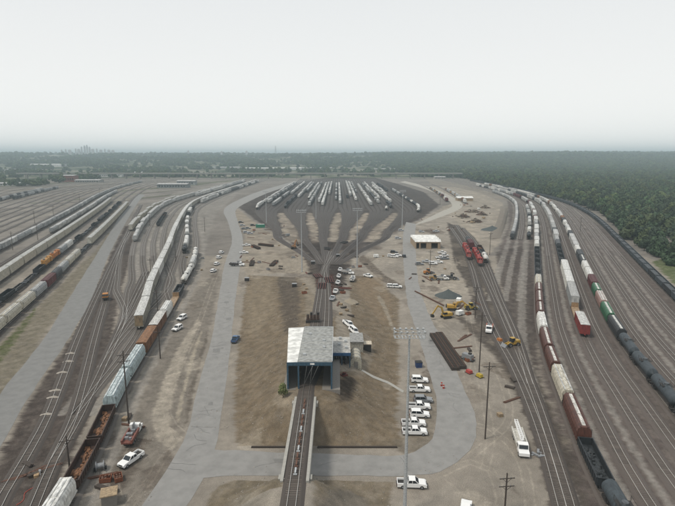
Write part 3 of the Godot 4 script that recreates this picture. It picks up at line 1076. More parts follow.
func build_ground():
	# layers of dirt, ballast, gravel and dead grass, at the places where the photograph shows them
	var nb := noise_image(512, 0.045, 6, 0.0, 1.0, 3, 0.78).get_data()
	var bb := noise_image(512, 0.012, 4, 0.0, 1.0, 4).get_data()
	near_sheet = Sheet.new(-200.0, 40.0, 400.0, 290.0, 0.2, nb)
	mid_sheet = Sheet.new(-800.0, 40.0, 1600.0, 1460.0, 0.8, nb)
	var dirt := Color8(160, 152, 141)
	near_sheet.fill(dirt, 0.2, bb)
	mid_sheet.fill(Color8(142, 136, 129), 0.25, bb)
	var ballast := Color8(88, 81, 76)
	var grey_b := Color8(112, 105, 99)
	var pale := Color8(172, 165, 152)
	var brown := Color8(124, 110, 91)
	# far flats: patches of grass, concrete and gravel beside the yard
	for k in 60:
		var x := rng.randf_range(-800, -230)
		var d := rng.randf_range(400, 1450)
		x -= (1450.0 - d) * 0.05
		mid_sheet.poly(band([Vector2(x - 60, d - 130), Vector2(x, d), Vector2(x + 50, d + 130)], rng.randf_range(2, 16)), [Color8(104, 108, 84), Color8(166, 160, 149), Color8(104, 97, 91), Color8(128, 119, 108)][k % 4], 0.85, 3.0, 0.5)
	# ground between the trains at the side and the paved road
	paint(pw([[-60, 420], [0, 340], [50, 293], [92, 252], [126, 209], [140, 200], [128, 216], [112, 246], [90, 270], [40, 345], [-10, 425]]), Color8(126, 119, 103), 0.9, 2.0, 0.4)
	paint(pw([[-40, 400], [0, 345], [22, 322], [35, 305], [37, 310], [22, 335], [0, 365]]), Color8(84, 93, 55), 0.8, 1.2, 0.7)
	# dark ballast of the ladder tracks
	paint(pw([[-30, 520], [0, 447], [31, 394], [68, 340], [88, 305], [110, 252], [124, 226], [134, 226], [130, 262], [119, 300], [112, 345], [100, 385], [80, 440], [48, 520]]), Color8(76, 68, 64), 0.92, 1.5, 0.3)
	# paler gravel of the western yard
	paint(pw([[112, 345], [119, 300], [130, 262], [136, 226], [150, 205], [176, 192], [240, 180], [236, 196], [216, 214], [206, 250], [196, 276], [170, 318], [140, 366]]), Color8(152, 147, 140), 0.85, 2.0, 0.3)
	# bowl
	var bowl := pw([[237, 207], [262, 194], [300, 182], [330, 177], [372, 177], [395, 183], [424, 192], [440, 205], [424, 217], [395, 232], [365, 247], [350, 262], [340, 280], [320, 280], [312, 258], [290, 243], [266, 229]])
	paint(bowl, Color8(80, 74, 71), 0.95, 2.5, 0.2)
	for k in 5:          # pale wedges of gravel between the fans of tracks
		var l := []
		var r := []
		var d := 385.0
		while d < 590.0:
			var a := fan(k, 5, d) + 1.9
			var b := fan(k + 1, 0, d) - 1.9
			if b - a > 0.5:
				l.append(Vector2(a, d)); r.append(Vector2(b, d))
			d += 8.0
		r.reverse()
		if l.size() > 1: paint(l + r, Color8(172, 161, 146), 0.95, 2.6, 0.35)
	# pale working ground round the throat
	paint(pw([[237, 208], [266, 231], [290, 245], [312, 259], [316, 276], [282, 273], [244, 275], [240, 250], [243, 236], [232, 216]]), Color8(164, 153, 137), 0.85, 1.5, 0.3)
	paint(pw([[358, 258], [395, 234], [440, 208], [470, 215], [480, 250], [470, 290], [440, 330], [410, 300], [402, 250], [398, 262], [372, 270]]), Color8(172, 163, 150), 0.85, 1.5, 0.3)
	paint(pw([[362, 254], [372, 262], [385, 275], [401, 284], [401, 290], [380, 281], [366, 268], [357, 260]]), Color8(104, 94, 84), 0.85, 1.0, 0.3)
	paint(pwt([[298, 242], [345, 242], [356, 252], [350, 270], [340, 296], [316, 298], [306, 268]]), Color8(66, 58, 54), 0.9, 2.0, 0.3)
	paint(pwt([[314, 276], [334, 274], [336, 300], [316, 304]]), Color8(84, 52, 44), 0.75, 1.2, 0.4)
	# hump slopes: dead grass, bare patches, tracked-over strips
	paint(pwt([[233, 446], [231, 400], [236, 350], [242, 300], [247, 275], [300, 277], [318, 300], [322, 330], [345, 300], [350, 276], [372, 276], [400, 300], [399, 340], [400, 380], [398, 420], [404, 447]]), brown, 0.95, 1.2, 0.28)
	paint(pwt([[243, 300], [246, 278], [274, 276], [276, 310], [262, 330], [244, 340]]), Color8(150, 137, 117), 0.7, 2.0, 0.5)
	paint(pwt([[276, 277], [297, 277], [301, 300], [300, 330], [283, 335], [278, 310]]), Color8(92, 84, 76), 0.85, 1.5, 0.35)
	paint(pwt([[296, 276], [316, 277], [318, 318], [303, 326], [304, 300]]), Color8(150, 140, 125), 0.8, 1.0, 0.4)
	paint(pwt([[335, 292], [350, 290], [353, 330], [358, 372], [334, 372], [334, 330]]), Color8(160, 152, 140), 0.9, 0.7, 0.3)
	paint(pwt([[362, 330], [372, 338], [374, 356], [366, 374], [350, 380], [352, 372], [362, 352]]), Color8(150, 141, 128), 0.8, 1.0, 0.4)
	paint(pwt([[334, 378], [356, 374], [358, 384], [352, 402], [335, 405]]), Color8(62, 55, 49), 0.9, 1.5, 0.35)  # darker patch of ground beside the shed
	paint(pwt([[352, 278], [382, 277], [392, 296], [394, 330], [375, 320], [355, 292]]), Color8(146, 128, 106), 0.7, 2.0, 0.4)
	paint(pwt([[378, 294], [384, 300], [391, 318], [395, 330], [391, 331], [384, 312], [376, 298]]), pale, 0.7, 0.6, 0.4)
	paint(pw([[197, 520], [212, 488], [232, 480], [282, 482], [286, 520]]), Color8(124, 113, 95), 0.9, 0.8, 0.35)
	paint(pwt([[215, 520], [238, 494], [262, 488], [281, 494], [282, 520]]), Color8(152, 145, 133), 0.75, 2.0, 0.5)
	paint(pwt([[312, 480], [396, 482], [388, 520], [308, 520]]), Color8(126, 115, 98), 0.9, 1.0, 0.4)
	paint(pwt([[312, 520], [316, 490], [345, 488], [368, 500], [372, 520]]), Color8(128, 122, 114), 0.75, 1.5, 0.5)
	paint(pw([[390, 440], [432, 430], [436, 438], [428, 448], [405, 455], [395, 452]]), Color8(124, 115, 102), 0.8, 1.0, 0.4)
	paint(pw([[405, 376], [433, 374], [439, 400], [438, 428], [428, 446], [404, 442]]), Color8(136, 127, 114), 0.8, 1.0, 0.4)
	# strip between the side train and the hump road
	paint(pw([[75, 520], [98, 470], [128, 420], [160, 345], [178, 315], [196, 290], [216, 268], [222, 270], [216, 305], [206, 350], [192, 400], [178, 450], [142, 506], [130, 530]]), Color8(130, 123, 114), 0.9, 1.5, 0.35)
	paint(pw([[86, 520], [112, 462], [130, 436], [152, 440], [140, 470], [120, 500], [112, 520]]), Color8(96, 87, 79), 0.8, 1.5, 0.5)
	paint(pw([[198, 316], [202, 322], [186, 355], [178, 385], [171, 410], [173, 426], [182, 440], [172, 452], [155, 440], [149, 417], [159, 385], [175, 350]]), Color8(178, 169, 155), 0.95, 0.8, 0.3)
	paint(pw([[200, 330], [203, 331], [194, 360], [187, 385], [180, 420], [176, 424], [174, 418], [182, 385], [190, 355]]), Color8(184, 174, 156), 0.8, 0.5, 0.45)
	paint(pw([[206, 330], [209, 335], [197, 380], [190, 414], [185, 428], [182, 424], [188, 390]]), Color8(98, 90, 82), 0.7, 0.7, 0.5)
	# dark ground of the engine tracks, to where they meet the side train
	paint(pw([[446, 222], [462, 228], [478, 250], [486, 262], [500, 290], [506, 320], [528, 330], [538, 372], [552, 406], [575, 450], [600, 500], [606, 520], [548, 520], [541, 470], [528, 430], [512, 390], [500, 362], [486, 345], [473, 325], [470, 300], [462, 280], [452, 262]]), Color8(86, 79, 73), 0.95, 1.4, 0.22)
	paint(pw([[455, 318], [462, 316], [480, 330], [500, 352], [516, 372], [510, 384], [492, 356], [474, 338]]), Color8(86, 79, 73), 0.85, 1.2, 0.3)
	paint(pw([[428, 186], [455, 187], [482, 193], [503, 203], [508, 214], [500, 244], [486, 258], [474, 246], [462, 228], [446, 214], [440, 207], [452, 203]]), Color8(176, 166, 151), 0.85, 2.5, 0.4)
	# tyre tracks worn into the dirt
	for q in [[[178, 445], [165, 455], [150, 478], [128, 506], [118, 520]], [[186, 437], [172, 425], [166, 405], [178, 370], [196, 330], [212, 285], [222, 262]], [[440, 474], [470, 462], [490, 470], [500, 500], [502, 520]], [[470, 456], [495, 436], [508, 420], [505, 390], [490, 360], [478, 345]], [[448, 478], [462, 490], [470, 520]], [[476, 425], [490, 428], [510, 445], [524, 470], [530, 510]], [[420, 300], [440, 322], [462, 340], [470, 352], [466, 372], [470, 392]], [[418, 272], [440, 284], [462, 300], [470, 330], [476, 360], [484, 400], [490, 440], [484, 470]], [[128, 440], [120, 455], [112, 475], [118, 500]], [[240, 255], [262, 256], [285, 258], [306, 266]], [[238, 242], [256, 236], [280, 246], [300, 258]], [[400, 262], [384, 268], [362, 262], [350, 258]], [[404, 268], [392, 262], [376, 272], [360, 276]], [[420, 268], [432, 256], [446, 250], [455, 262], [450, 272]]]:
		var c := smooth_path(pw(q), 4.0)
		for s in [-0.9, 0.9]:
			near_sheet.poly(band(offset_band(c, s), 0.28), [Color8(190, 181, 166), Color8(120, 110, 98)][int(q[0][0]) % 2], 0.55, 0.25, 0.5)
	# bare, scuffed and dusty patches all over the working ground
	for k in 260:
		var x := rng.randf_range(-75, 85)
		var d := rng.randf_range(85, 520)
		if terrain(x, -d) > 0.3 and k % 3: continue
		var e := []
		var rx := rng.randf_range(0.6, 5.0) * (0.6 + d / 300.0)
		for i in 11: e.append(Vector2(x + cos(TAU * i / 11) * rx * rng.randf_range(0.5, 1.3), d + sin(TAU * i / 11) * rx * rng.randf_range(0.7, 2.2)))
		paint(e, [Color8(184, 175, 160), Color8(116, 106, 95), Color8(172, 162, 146), Color8(98, 88, 80)][k % 4], rng.randf_range(0.3, 0.75), 0.8, 0.7)
	# eastern yard
	paint(pw([[506, 200], [520, 196], [560, 204], [600, 226], [640, 262], [675, 300], [760, 380], [760, 560], [590, 560], [575, 480], [552, 420], [538, 372], [530, 330], [521, 280], [503, 262], [497, 248], [508, 225]]), Color8(106, 97, 93), 0.92, 2.0, 0.25)
	paint(pw([[494, 252], [530, 244], [536, 300], [541, 380], [524, 350], [505, 318]]), Color8(86, 78, 74), 0.9, 1.5, 0.3)
	paint(pw([[425, 178], [480, 183], [530, 193], [520, 200], [500, 200], [470, 190], [430, 184]]), Color8(150, 142, 130), 0.8, 2.0, 0.4)
	paint(pw([[650, 262], [668, 255], [700, 270], [700, 300], [676, 288]]), Color8(88, 100, 58), 0.9, 2.0, 0.4)

func offset_band(p: Array, s: float) -> Array:
	var out := []
	for i in p.size():
		var t: Vector2 = (p[mini(i + 1, p.size() - 1)] - p[maxi(i - 1, 0)]).normalized()
		out.append(p[i] + Vector2(t.y, -t.x) * s)
	return out

# dead grass tufts and stones strewn over the slopes and the dirt
func litter():
	for which in [1]:
		var b := MB.new()
		if which == 0:
			for k in 5:
				var a := k * 1.26
				var x := Vector3(cos(a), 0, sin(a))
				b.tri3(-x * 0.2, x * 0.2, Vector3(-x.z * 0.3, 0.45, x.x * 0.3), Vector3.UP, Vector3.UP, Vector3.UP)
		else:
			b.taper(Vector3(0, 0.08, 0), Vector3(0.4, 0.24, 0.3), 0.6, 0.55, Basis(Vector3.UP, 0.4))
		var m := mat("tuft" if which == 0 else "stone", Color(0.11, 0.105, 0.055) if which == 0 else Color(0.3, 0.275, 0.24), 0.95, 0.0, "", 1)
		m.vertex_color_use_as_albedo = true
		var spots := []
		while spots.size() < [300, 2600][which]:
			var x := rng.randf_range(-48, 34)
			var d := rng.randf_range(78, 262)
			if which == 1:
				x = rng.randf_range(-48, 45)
				d = rng.randf_range(84, 300)
			var h := terrain(x, -d)
			if which == 0 and (h < 0.12 or (absf(x - AXIS) < 4.5) or (absf(x + 3) < 13 and d > 117 and d < 165)): continue
			if which == 1 and nz.get_noise_2d(x * 3 + 70, d * 3) < 0.05: continue
			spots.append(Transform3D(Basis(Vector3.UP, rng.randf() * TAU).scaled(Vector3.ONE * rng.randf_range(0.5, 1.4) * (0.9 if which == 0 else 0.5)), Vector3(x, h, -d)))
		var mm := MultiMesh.new()
		mm.transform_format = MultiMesh.TRANSFORM_3D
		mm.use_colors = true
		mm.mesh = b.mesh(m)
		mm.instance_count = spots.size()
		for i in spots.size():
			mm.set_instance_transform(i, spots[i])
			mm.set_instance_color(i, Color(1, 1, 1) * rng.randf_range(0.65, 1.3))
		var o := MultiMeshInstance3D.new()
		o.name = ["weeds", "stones"][which]
		o.multimesh = mm
		o.set_meta("kind", "stuff")
		o.set_meta("label", ["scattered weeds growing on the dead grass of the hump slopes", "loose stones strewn over the dirt of the yard"][which])
		o.set_meta("category", ["weeds", "stones"][which])
		add_child(o)

func ground_mesh():
	var am := ArrayMesh.new()
	var fine: ImageTexture = tex["grit"]
	for which in 3:
		var v := PackedVector3Array()
		var n := PackedVector3Array()
		var uv := PackedVector2Array()
		var uv2 := PackedVector2Array()
		var col := PackedColorArray()
		var idx := PackedInt32Array()
		var rects: Array = [[[-200.0, 200.0, 40.0, 330.0, 2.0]], [[-800.0, -200.0, 40.0, 330.0, 50.0], [200.0, 800.0, 40.0, 330.0, 50.0], [-800.0, 800.0, 330.0, 1500.0, 50.0]], [[-12000.0, 12000.0, -1200.0, 40.0, 620.0], [-12000.0, -800.0, 40.0, 1500.0, 365.0], [800.0, 12000.0, 40.0, 1500.0, 365.0], [-12000.0, 12000.0, 1500.0, 13000.0, 125.0]]][which]
		for r in rects:
			var nx := int((r[1] - r[0]) / r[4])
			var nd := int((r[3] - r[2]) / r[4])
			var at := v.size()
			for j in nd + 1:
				for i in nx + 1:
					var x := lerpf(r[0], r[1], float(i) / nx)
					var d := lerpf(r[2], r[3], float(j) / nd)
					var y := 0.0
					var nn := Vector3.UP
					if which == 0:
						y = terrain(x, -d)
						nn = Vector3(terrain(x - 1, -d) - terrain(x + 1, -d), 2.0, terrain(x, -d - 1) - terrain(x, -d + 1)).normalized()
						uv.append(Vector2((x + 200.0) / 400.0, (d - 40.0) / 290.0))
					elif which == 1:
						uv.append(Vector2((x + 800.0) / 1600.0, (d - 40.0) / 1460.0))
					else:
						y = hills(x, d)
						if d > 1700: nn = Vector3(hills(x - 60, d) - hills(x + 60, d), 120.0, hills(x, d + 60) - hills(x, d - 60)).normalized()
						uv.append(Vector2(x, d) / 700.0)
					v.append(Vector3(x, y, -d))
					n.append(nn)
					uv2.append(Vector2(x, d) / 9.0)
			for j in nd:
				for i in nx:
					var a := at + j * (nx + 1) + i
					var b := a + nx + 1
					for k in [a, b, b + 1, a, b + 1, a + 1]: idx.append(k)
		var arr := []
		arr.resize(Mesh.ARRAY_MAX)
		arr[Mesh.ARRAY_VERTEX] = v
		arr[Mesh.ARRAY_NORMAL] = n
		arr[Mesh.ARRAY_TEX_UV] = uv
		arr[Mesh.ARRAY_TEX_UV2] = uv2
		arr[Mesh.ARRAY_INDEX] = idx
		am.add_surface_from_arrays(Mesh.PRIMITIVE_TRIANGLES, arr)
		var m := StandardMaterial3D.new()
		m.resource_name = "ground_%d" % which
		m.roughness = 0.95
		m.albedo_color = Color(0.93, 0.93, 0.93)
		m.metallic_specular = 0.2
		m.albedo_texture = near_sheet.texture() if which == 0 else mid_sheet.texture() if which == 1 else tex["land"]
		m.detail_enabled = true
		m.detail_albedo = fine
		m.detail_blend_mode = BaseMaterial3D.BLEND_MODE_MUL
		m.detail_uv_layer = BaseMaterial3D.DETAIL_UV_2
		am.surface_set_material(which, m)
	var o := MeshInstance3D.new()
	o.name = "ground"
	o.mesh = am
	o.set_meta("kind", "structure")
	add_child(o)

func sheet_strip(called: String, l: Array, r: Array, m: Material, y: float, on_hump := false, fray := 0.12):
	var b := MB.new()
	var a2 := smooth_path(pwt(l) if on_hump else pw(l), 2.0)
	var b2 := smooth_path(pwt(r) if on_hump else pw(r), 2.0)
	var n := 140
	var prev := []
	for k in n + 1:
		var p: Vector2 = a2[int(round(float(k) / n * (a2.size() - 1)))]
		var q: Vector2 = b2[int(round(float(k) / n * (b2.size() - 1)))]
		p += Vector2(nz.get_noise_2d(p.x * 9, p.y * 9), nz.get_noise_2d(p.y * 9, p.x * 9)) * fray * 4.0
		q += Vector2(nz.get_noise_2d(q.x * 9, q.y * 9), nz.get_noise_2d(q.y * 9, q.x * 9)) * fray * 4.0
		var row := []
		var m_ := 5 if on_hump else 1
		for i in m_ + 1:
			var w := p.lerp(q, float(i) / m_)
			row.append(Vector3(w.x, y + (terrain(w.x, -w.y) if on_hump else 0.0), -w.y))
		if k > 0:
			for i in m_: b.quad(prev[i], prev[i + 1], row[i + 1], row[i], (row[i] + prev[i]) * 0.5 - Vector3(0, 50, 0))
		prev = row
	return struct(called, b, m)

# sealed cracks and patched holes in the asphalt: thin sheets lying on it
func road_marks(road: Node3D, n: int, corners: Array):
	var tar := mat("tar", Color(0.13, 0.13, 0.127), 0.8, 0.0, "", 1)
	var patch := mat("patch", Color(0.18, 0.177, 0.17), 0.9, 0.0, "asphalt", 0.1)
	var line := smooth_path(pw(corners), 1.0)
	for k in n:
		var i := rng.randi_range(2, line.size() - 3)
		var c: Vector2 = line[i]
		var t: Vector2 = (line[i + 1] - line[i - 1]).normalized()
		var a := rng.randf_range(-0.5, 0.5) + (PI / 2 if k % 3 else 0.0)
		var d := t.rotated(a)
		var b := MB.new()
		if k % 5 == 4:
			var w := rng.randf_range(0.6, 2.4)
			var q := c + Vector2(t.y, -t.x) * rng.randf_range(-2, 2)
			var u := Vector2(t.y, -t.x)
			var p := []
			for s in [Vector2(-1, -1), Vector2(1, -1), Vector2(1, 1), Vector2(-1, 1)]:
				var z: Vector2 = q + u * s.x * w * 0.5 + t * s.y * w * rng.randf_range(0.5, 1.0)
				p.append(Vector3(z.x, 0.053, -z.y))
			b.quad(p[0], p[1], p[2], p[3], p[0] - Vector3(0, 9, 0))
			part("patch", b, patch, road)
			continue
		var len_ := rng.randf_range(1.5, 3.2)
		var pos := c - d * len_
		var prev: Array = []
		for j in 9:
			pos += d * len_ * 0.25
			var side := Vector2(d.y, -d.x) * rng.randf_range(0.03, 0.07)
			d = d.rotated(rng.randf_range(-0.35, 0.35))
			var now := [Vector3(pos.x + side.x, 0.055, -pos.y - side.y), Vector3(pos.x - side.x, 0.055, -pos.y + side.y)]
			if prev: b.quad(prev[0], prev[1], now[1], now[0], now[0] - Vector3(0, 9, 0))
			prev = now
		part("sealed_crack", b, tar, road)

# ---------------------------------------------------------------- the scene
func _ready():
	rng.seed = 11
	nz.seed = 7
	nz.frequency = 0.02
	var cam := Camera3D.new()
	cam.name = "camera"
	cam.position = Vector3(0, EYE, 0)
	cam.rotation = Vector3(-PITCH, 0, 0)
	cam.fov = rad_to_deg(2.0 * atan(253.0 / FOC))
	cam.near = 0.5
	cam.far = 40000.0
	add_child(cam)
	cam.current = true
	var env := Environment.new()
	env.background_mode = Environment.BG_SKY
	var sm := ProceduralSkyMaterial.new()
	sm.sky_top_color = Color(0.71, 0.724, 0.737)
	sm.sky_horizon_color = Color(0.85, 0.848, 0.835)
	sm.sky_curve = 0.18
	sm.ground_bottom_color = Color(0.3, 0.3, 0.28)
	sm.ground_horizon_color = Color(0.86, 0.88, 0.88)
	sm.ground_curve = 0.02
	var cover := noise_image(1024, 0.006, 5, 0.0, 1.0, 21)
	var cd := cover.get_data()
	var rgba := PackedByteArray()
	rgba.resize(1024 * 512 * 4)
	for y in 512:
		for x in 1024:
			var k := (y * 1024 + x) * 4
			rgba[k] = 255; rgba[k + 1] = 255; rgba[k + 2] = 255
			rgba[k + 3] = cd[((y * 3) % 1024) * 1024 + x]
	sm.sky_cover = ImageTexture.create_from_image(Image.create_from_data(1024, 512, false, Image.FORMAT_RGBA8, rgba))
	sm.sky_cover_modulate = Color(1, 0.99, 0.97) * 0.16
	sm.use_debanding = false
	var sky := Sky.new()
	sky.sky_material = sm
	env.sky = sky
	env.tonemap_mode = Environment.TONE_MAPPER_LINEAR
	env.tonemap_exposure = 1.55
	env.fog_enabled = true
	env.fog_density = 0.0002
	env.fog_light_color = Color(0.85, 0.93, 0.96)
	env.sdfgi_enabled = true
	env.ssao_enabled = true
	env.ssil_enabled = true
	var we := WorldEnvironment.new()
	we.name = "environment"
	we.environment = env
	add_child(we)
	var sun := DirectionalLight3D.new()
	sun.name = "sun"
	sun.light_energy = 0.5
	sun.light_color = Color(1.0, 0.97, 0.92)
	sun.light_angular_distance = 12.0
	sun.shadow_enabled = true
	sun.rotation_degrees = Vector3(-58, -62, 0)
	add_child(sun)

	make_materials()
	build_ground()
	lay_tracks()
	ground_mesh()
	lay_roads()
	hump()
	run_trains()
	print("trains ", Time.get_ticks_msec())
	site_buildings()
	clutter()
	site_vehicles()
	site_poles()
	far_things()
	print("far ", Time.get_ticks_msec())
	woods()
	litter()
	for k in protos:
		if protos[k] is Node and not protos[k].is_inside_tree(): protos[k].free()
	print("done ", Time.get_ticks_msec())

func make_materials():
	tex["grime"] = tiled(noise_image(512, 0.012, 5, 0.74, 1.06, 31, 0.5))
	tex["blotch"] = tiled(noise_image(512, 0.014, 6, 0.72, 1.08, 35, 0.5))
	# rain-washed grime: streaks that run down the sides
	var st := noise_image(512, 0.02, 5, 0.0, 1.0, 36, 0.6)
	st.crop(512, 128)
	st.resize(512, 1024, Image.INTERPOLATE_CUBIC)
	var sd := st.get_data()
	for i in sd.size(): sd[i] = int(clampf(0.56 + 0.62 * sd[i] / 255.0, 0.0, 1.0) * 255.0)
	tex["streak"] = tiled(Image.create_from_data(512, 1024, false, Image.FORMAT_L8, sd))
	tex["gravel"] = tiled(noise_image(512, 0.09, 4, 0.35, 1.35, 32, 0.8))
	tex["grit"] = tiled(noise_image(1024, 0.05, 5, 0.42, 1.35, 33, 0.85))
	tex["asphalt"] = tiled(noise_image(1024, 0.008, 7, 0.9, 1.04, 34, 0.6))
	# land far off: woods, fields and bare lots
	var a := noise_image(512, 0.008, 5, 0.0, 1.0, 41)
	var d := a.get_data()
	var im := Image.create(512, 512, false, Image.FORMAT_RGB8)
	var ramp := Gradient.new()
	ramp.offsets = PackedFloat32Array([0.0, 0.42, 0.52, 0.6, 1.0])
	ramp.colors = PackedColorArray([Color8(52, 64, 40), Color8(66, 78, 48), Color8(104, 108, 80), Color8(138, 134, 118), Color8(150, 146, 136)])
	for y in 512:
		for x in 512: im.set_pixel(x, y, ramp.sample(d[y * 512 + x] / 255.0))
	tex["land"] = ImageTexture.create_from_image(im)
	mat("bogie", Color(0.03, 0.027, 0.025), 0.8, 0.0, "grime", 0.5)
	mat("rail", Color(0.66, 0.62, 0.57), 0.35, 0.85, "", 1)
	mat("railold", Color(0.13, 0.11, 0.1), 0.6, 0.4, "", 1)
	mat("rustrail", Color(0.14, 0.07, 0.045), 0.8, 0.0, "grime", 1.0)
	mat("steel", Color(0.3, 0.31, 0.32), 0.5, 0.3, "grime", 0.5)
	mat("galv", Color(0.5, 0.52, 0.53), 0.5, 0.2, "grime", 0.5)
	mat("tyre", Color(0.02, 0.02, 0.02), 0.85, 0.0, "", 1)
	mat("glass", Color(0.02, 0.025, 0.03), 0.12, 0.0, "", 1)
	mat("lens", Color(0.62, 0.65, 0.66), 0.2, 0.0, "", 1)
	mat("redlens", Color(0.25, 0.02, 0.02), 0.25, 0.0, "", 1)
	mat("concrete", Color(0.34, 0.33, 0.3), 0.9, 0.0, "asphalt", 0.12)
	mat("oldconcrete", Color(0.2, 0.185, 0.165), 0.9, 0.0, "asphalt", 0.2)
	mat("asphalt_old", Color(0.185, 0.184, 0.178), 0.92, 0.0, "asphalt", 0.03)
	mat("asphalt", Color(0.235, 0.23, 0.22), 0.92, 0.0, "asphalt", 0.03)
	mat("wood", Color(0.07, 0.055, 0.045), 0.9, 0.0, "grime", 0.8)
	mat("bark", Color(0.09, 0.075, 0.06), 0.95, 0.0, "grime", 0.8)
	mat("ballast_dark", Color(0.09, 0.075, 0.066), 0.95, 0.0, "gravel", 0.35)
	mat("ballast_bowl", Color(0.085, 0.073, 0.066), 0.95, 0.0, "gravel", 0.35)
	mat("ballast_mid", Color(0.165, 0.148, 0.133), 0.95, 0.0, "gravel", 0.35)
	mat("ballast_grey", Color(0.135, 0.112, 0.1), 0.95, 0.0, "gravel", 0.35)
	var lf := mat("leaf", Color(0.05, 0.085, 0.032), 0.75, 0.0, "", 1)
	lf.vertex_color_use_as_albedo = true
	lf.backlight_enabled = true
	lf.backlight = Color(0.05, 0.09, 0.03)
	var tm := mat("sleeper", Color(0.12, 0.1, 0.085), 0.9, 0.0, "grime", 0.7)
	tm.vertex_color_use_as_albedo = true
	var b := MB.new()
	b.box(Vector3(0, 0, 0), Vector3(2.6, 0.16, 0.23))
	tie_mesh = b.mesh(tm)

# the side tracks' centre lines, as (x, D)
var line_e := [Vector2(-106, 110), Vector2(-128, 188), Vector2(-145, 250), Vector2(-164, 312), Vector2(-200, 433), Vector2(-257, 617), Vector2(-322, 820), Vector2(-385, 1063), Vector2(-440, 1420)]
var line_h := [Vector2(-108, 262), Vector2(-128, 312), Vector2(-154, 385), Vector2(-190, 509), Vector2(-222, 655), Vector2(-231, 760), Vector2(-233, 1000), Vector2(-233, 1430)]
var line_k := [Vector2(-66.6, 120), Vector2(-68, 134), Vector2(-70.5, 158), Vector2(-76, 190), Vector2(-91, 244), Vector2(-114, 339), Vector2(-141, 445), Vector2(-178, 607), Vector2(-192, 700), Vector2(-197, 800), Vector2(-199, 1000), Vector2(-199, 1430)]
var line_l := [Vector2(-48, 62), Vector2(-51, 85), Vector2(-55, 108), Vector2(-59.5, 129), Vector2(-63, 152), Vector2(-69, 195), Vector2(-76, 241), Vector2(-86, 300), Vector2(-106, 380), Vector2(-140, 500), Vector2(-168, 617), Vector2(-178, 720), Vector2(-184, 860), Vector2(-186, 1430)]
var line_p := [Vector2(48, 62), Vector2(50.5, 80), Vector2(53.5, 97), Vector2(58, 116), Vector2(63, 136), Vector2(67.3, 153), Vector2(78, 188), Vector2(91, 224), Vector2(116, 291), Vector2(155, 395), Vector2(189, 486), Vector2(222, 580), Vector2(259, 697), Vector2(285, 830), Vector2(296, 1000), Vector2(296, 1430)]
var tk := {}

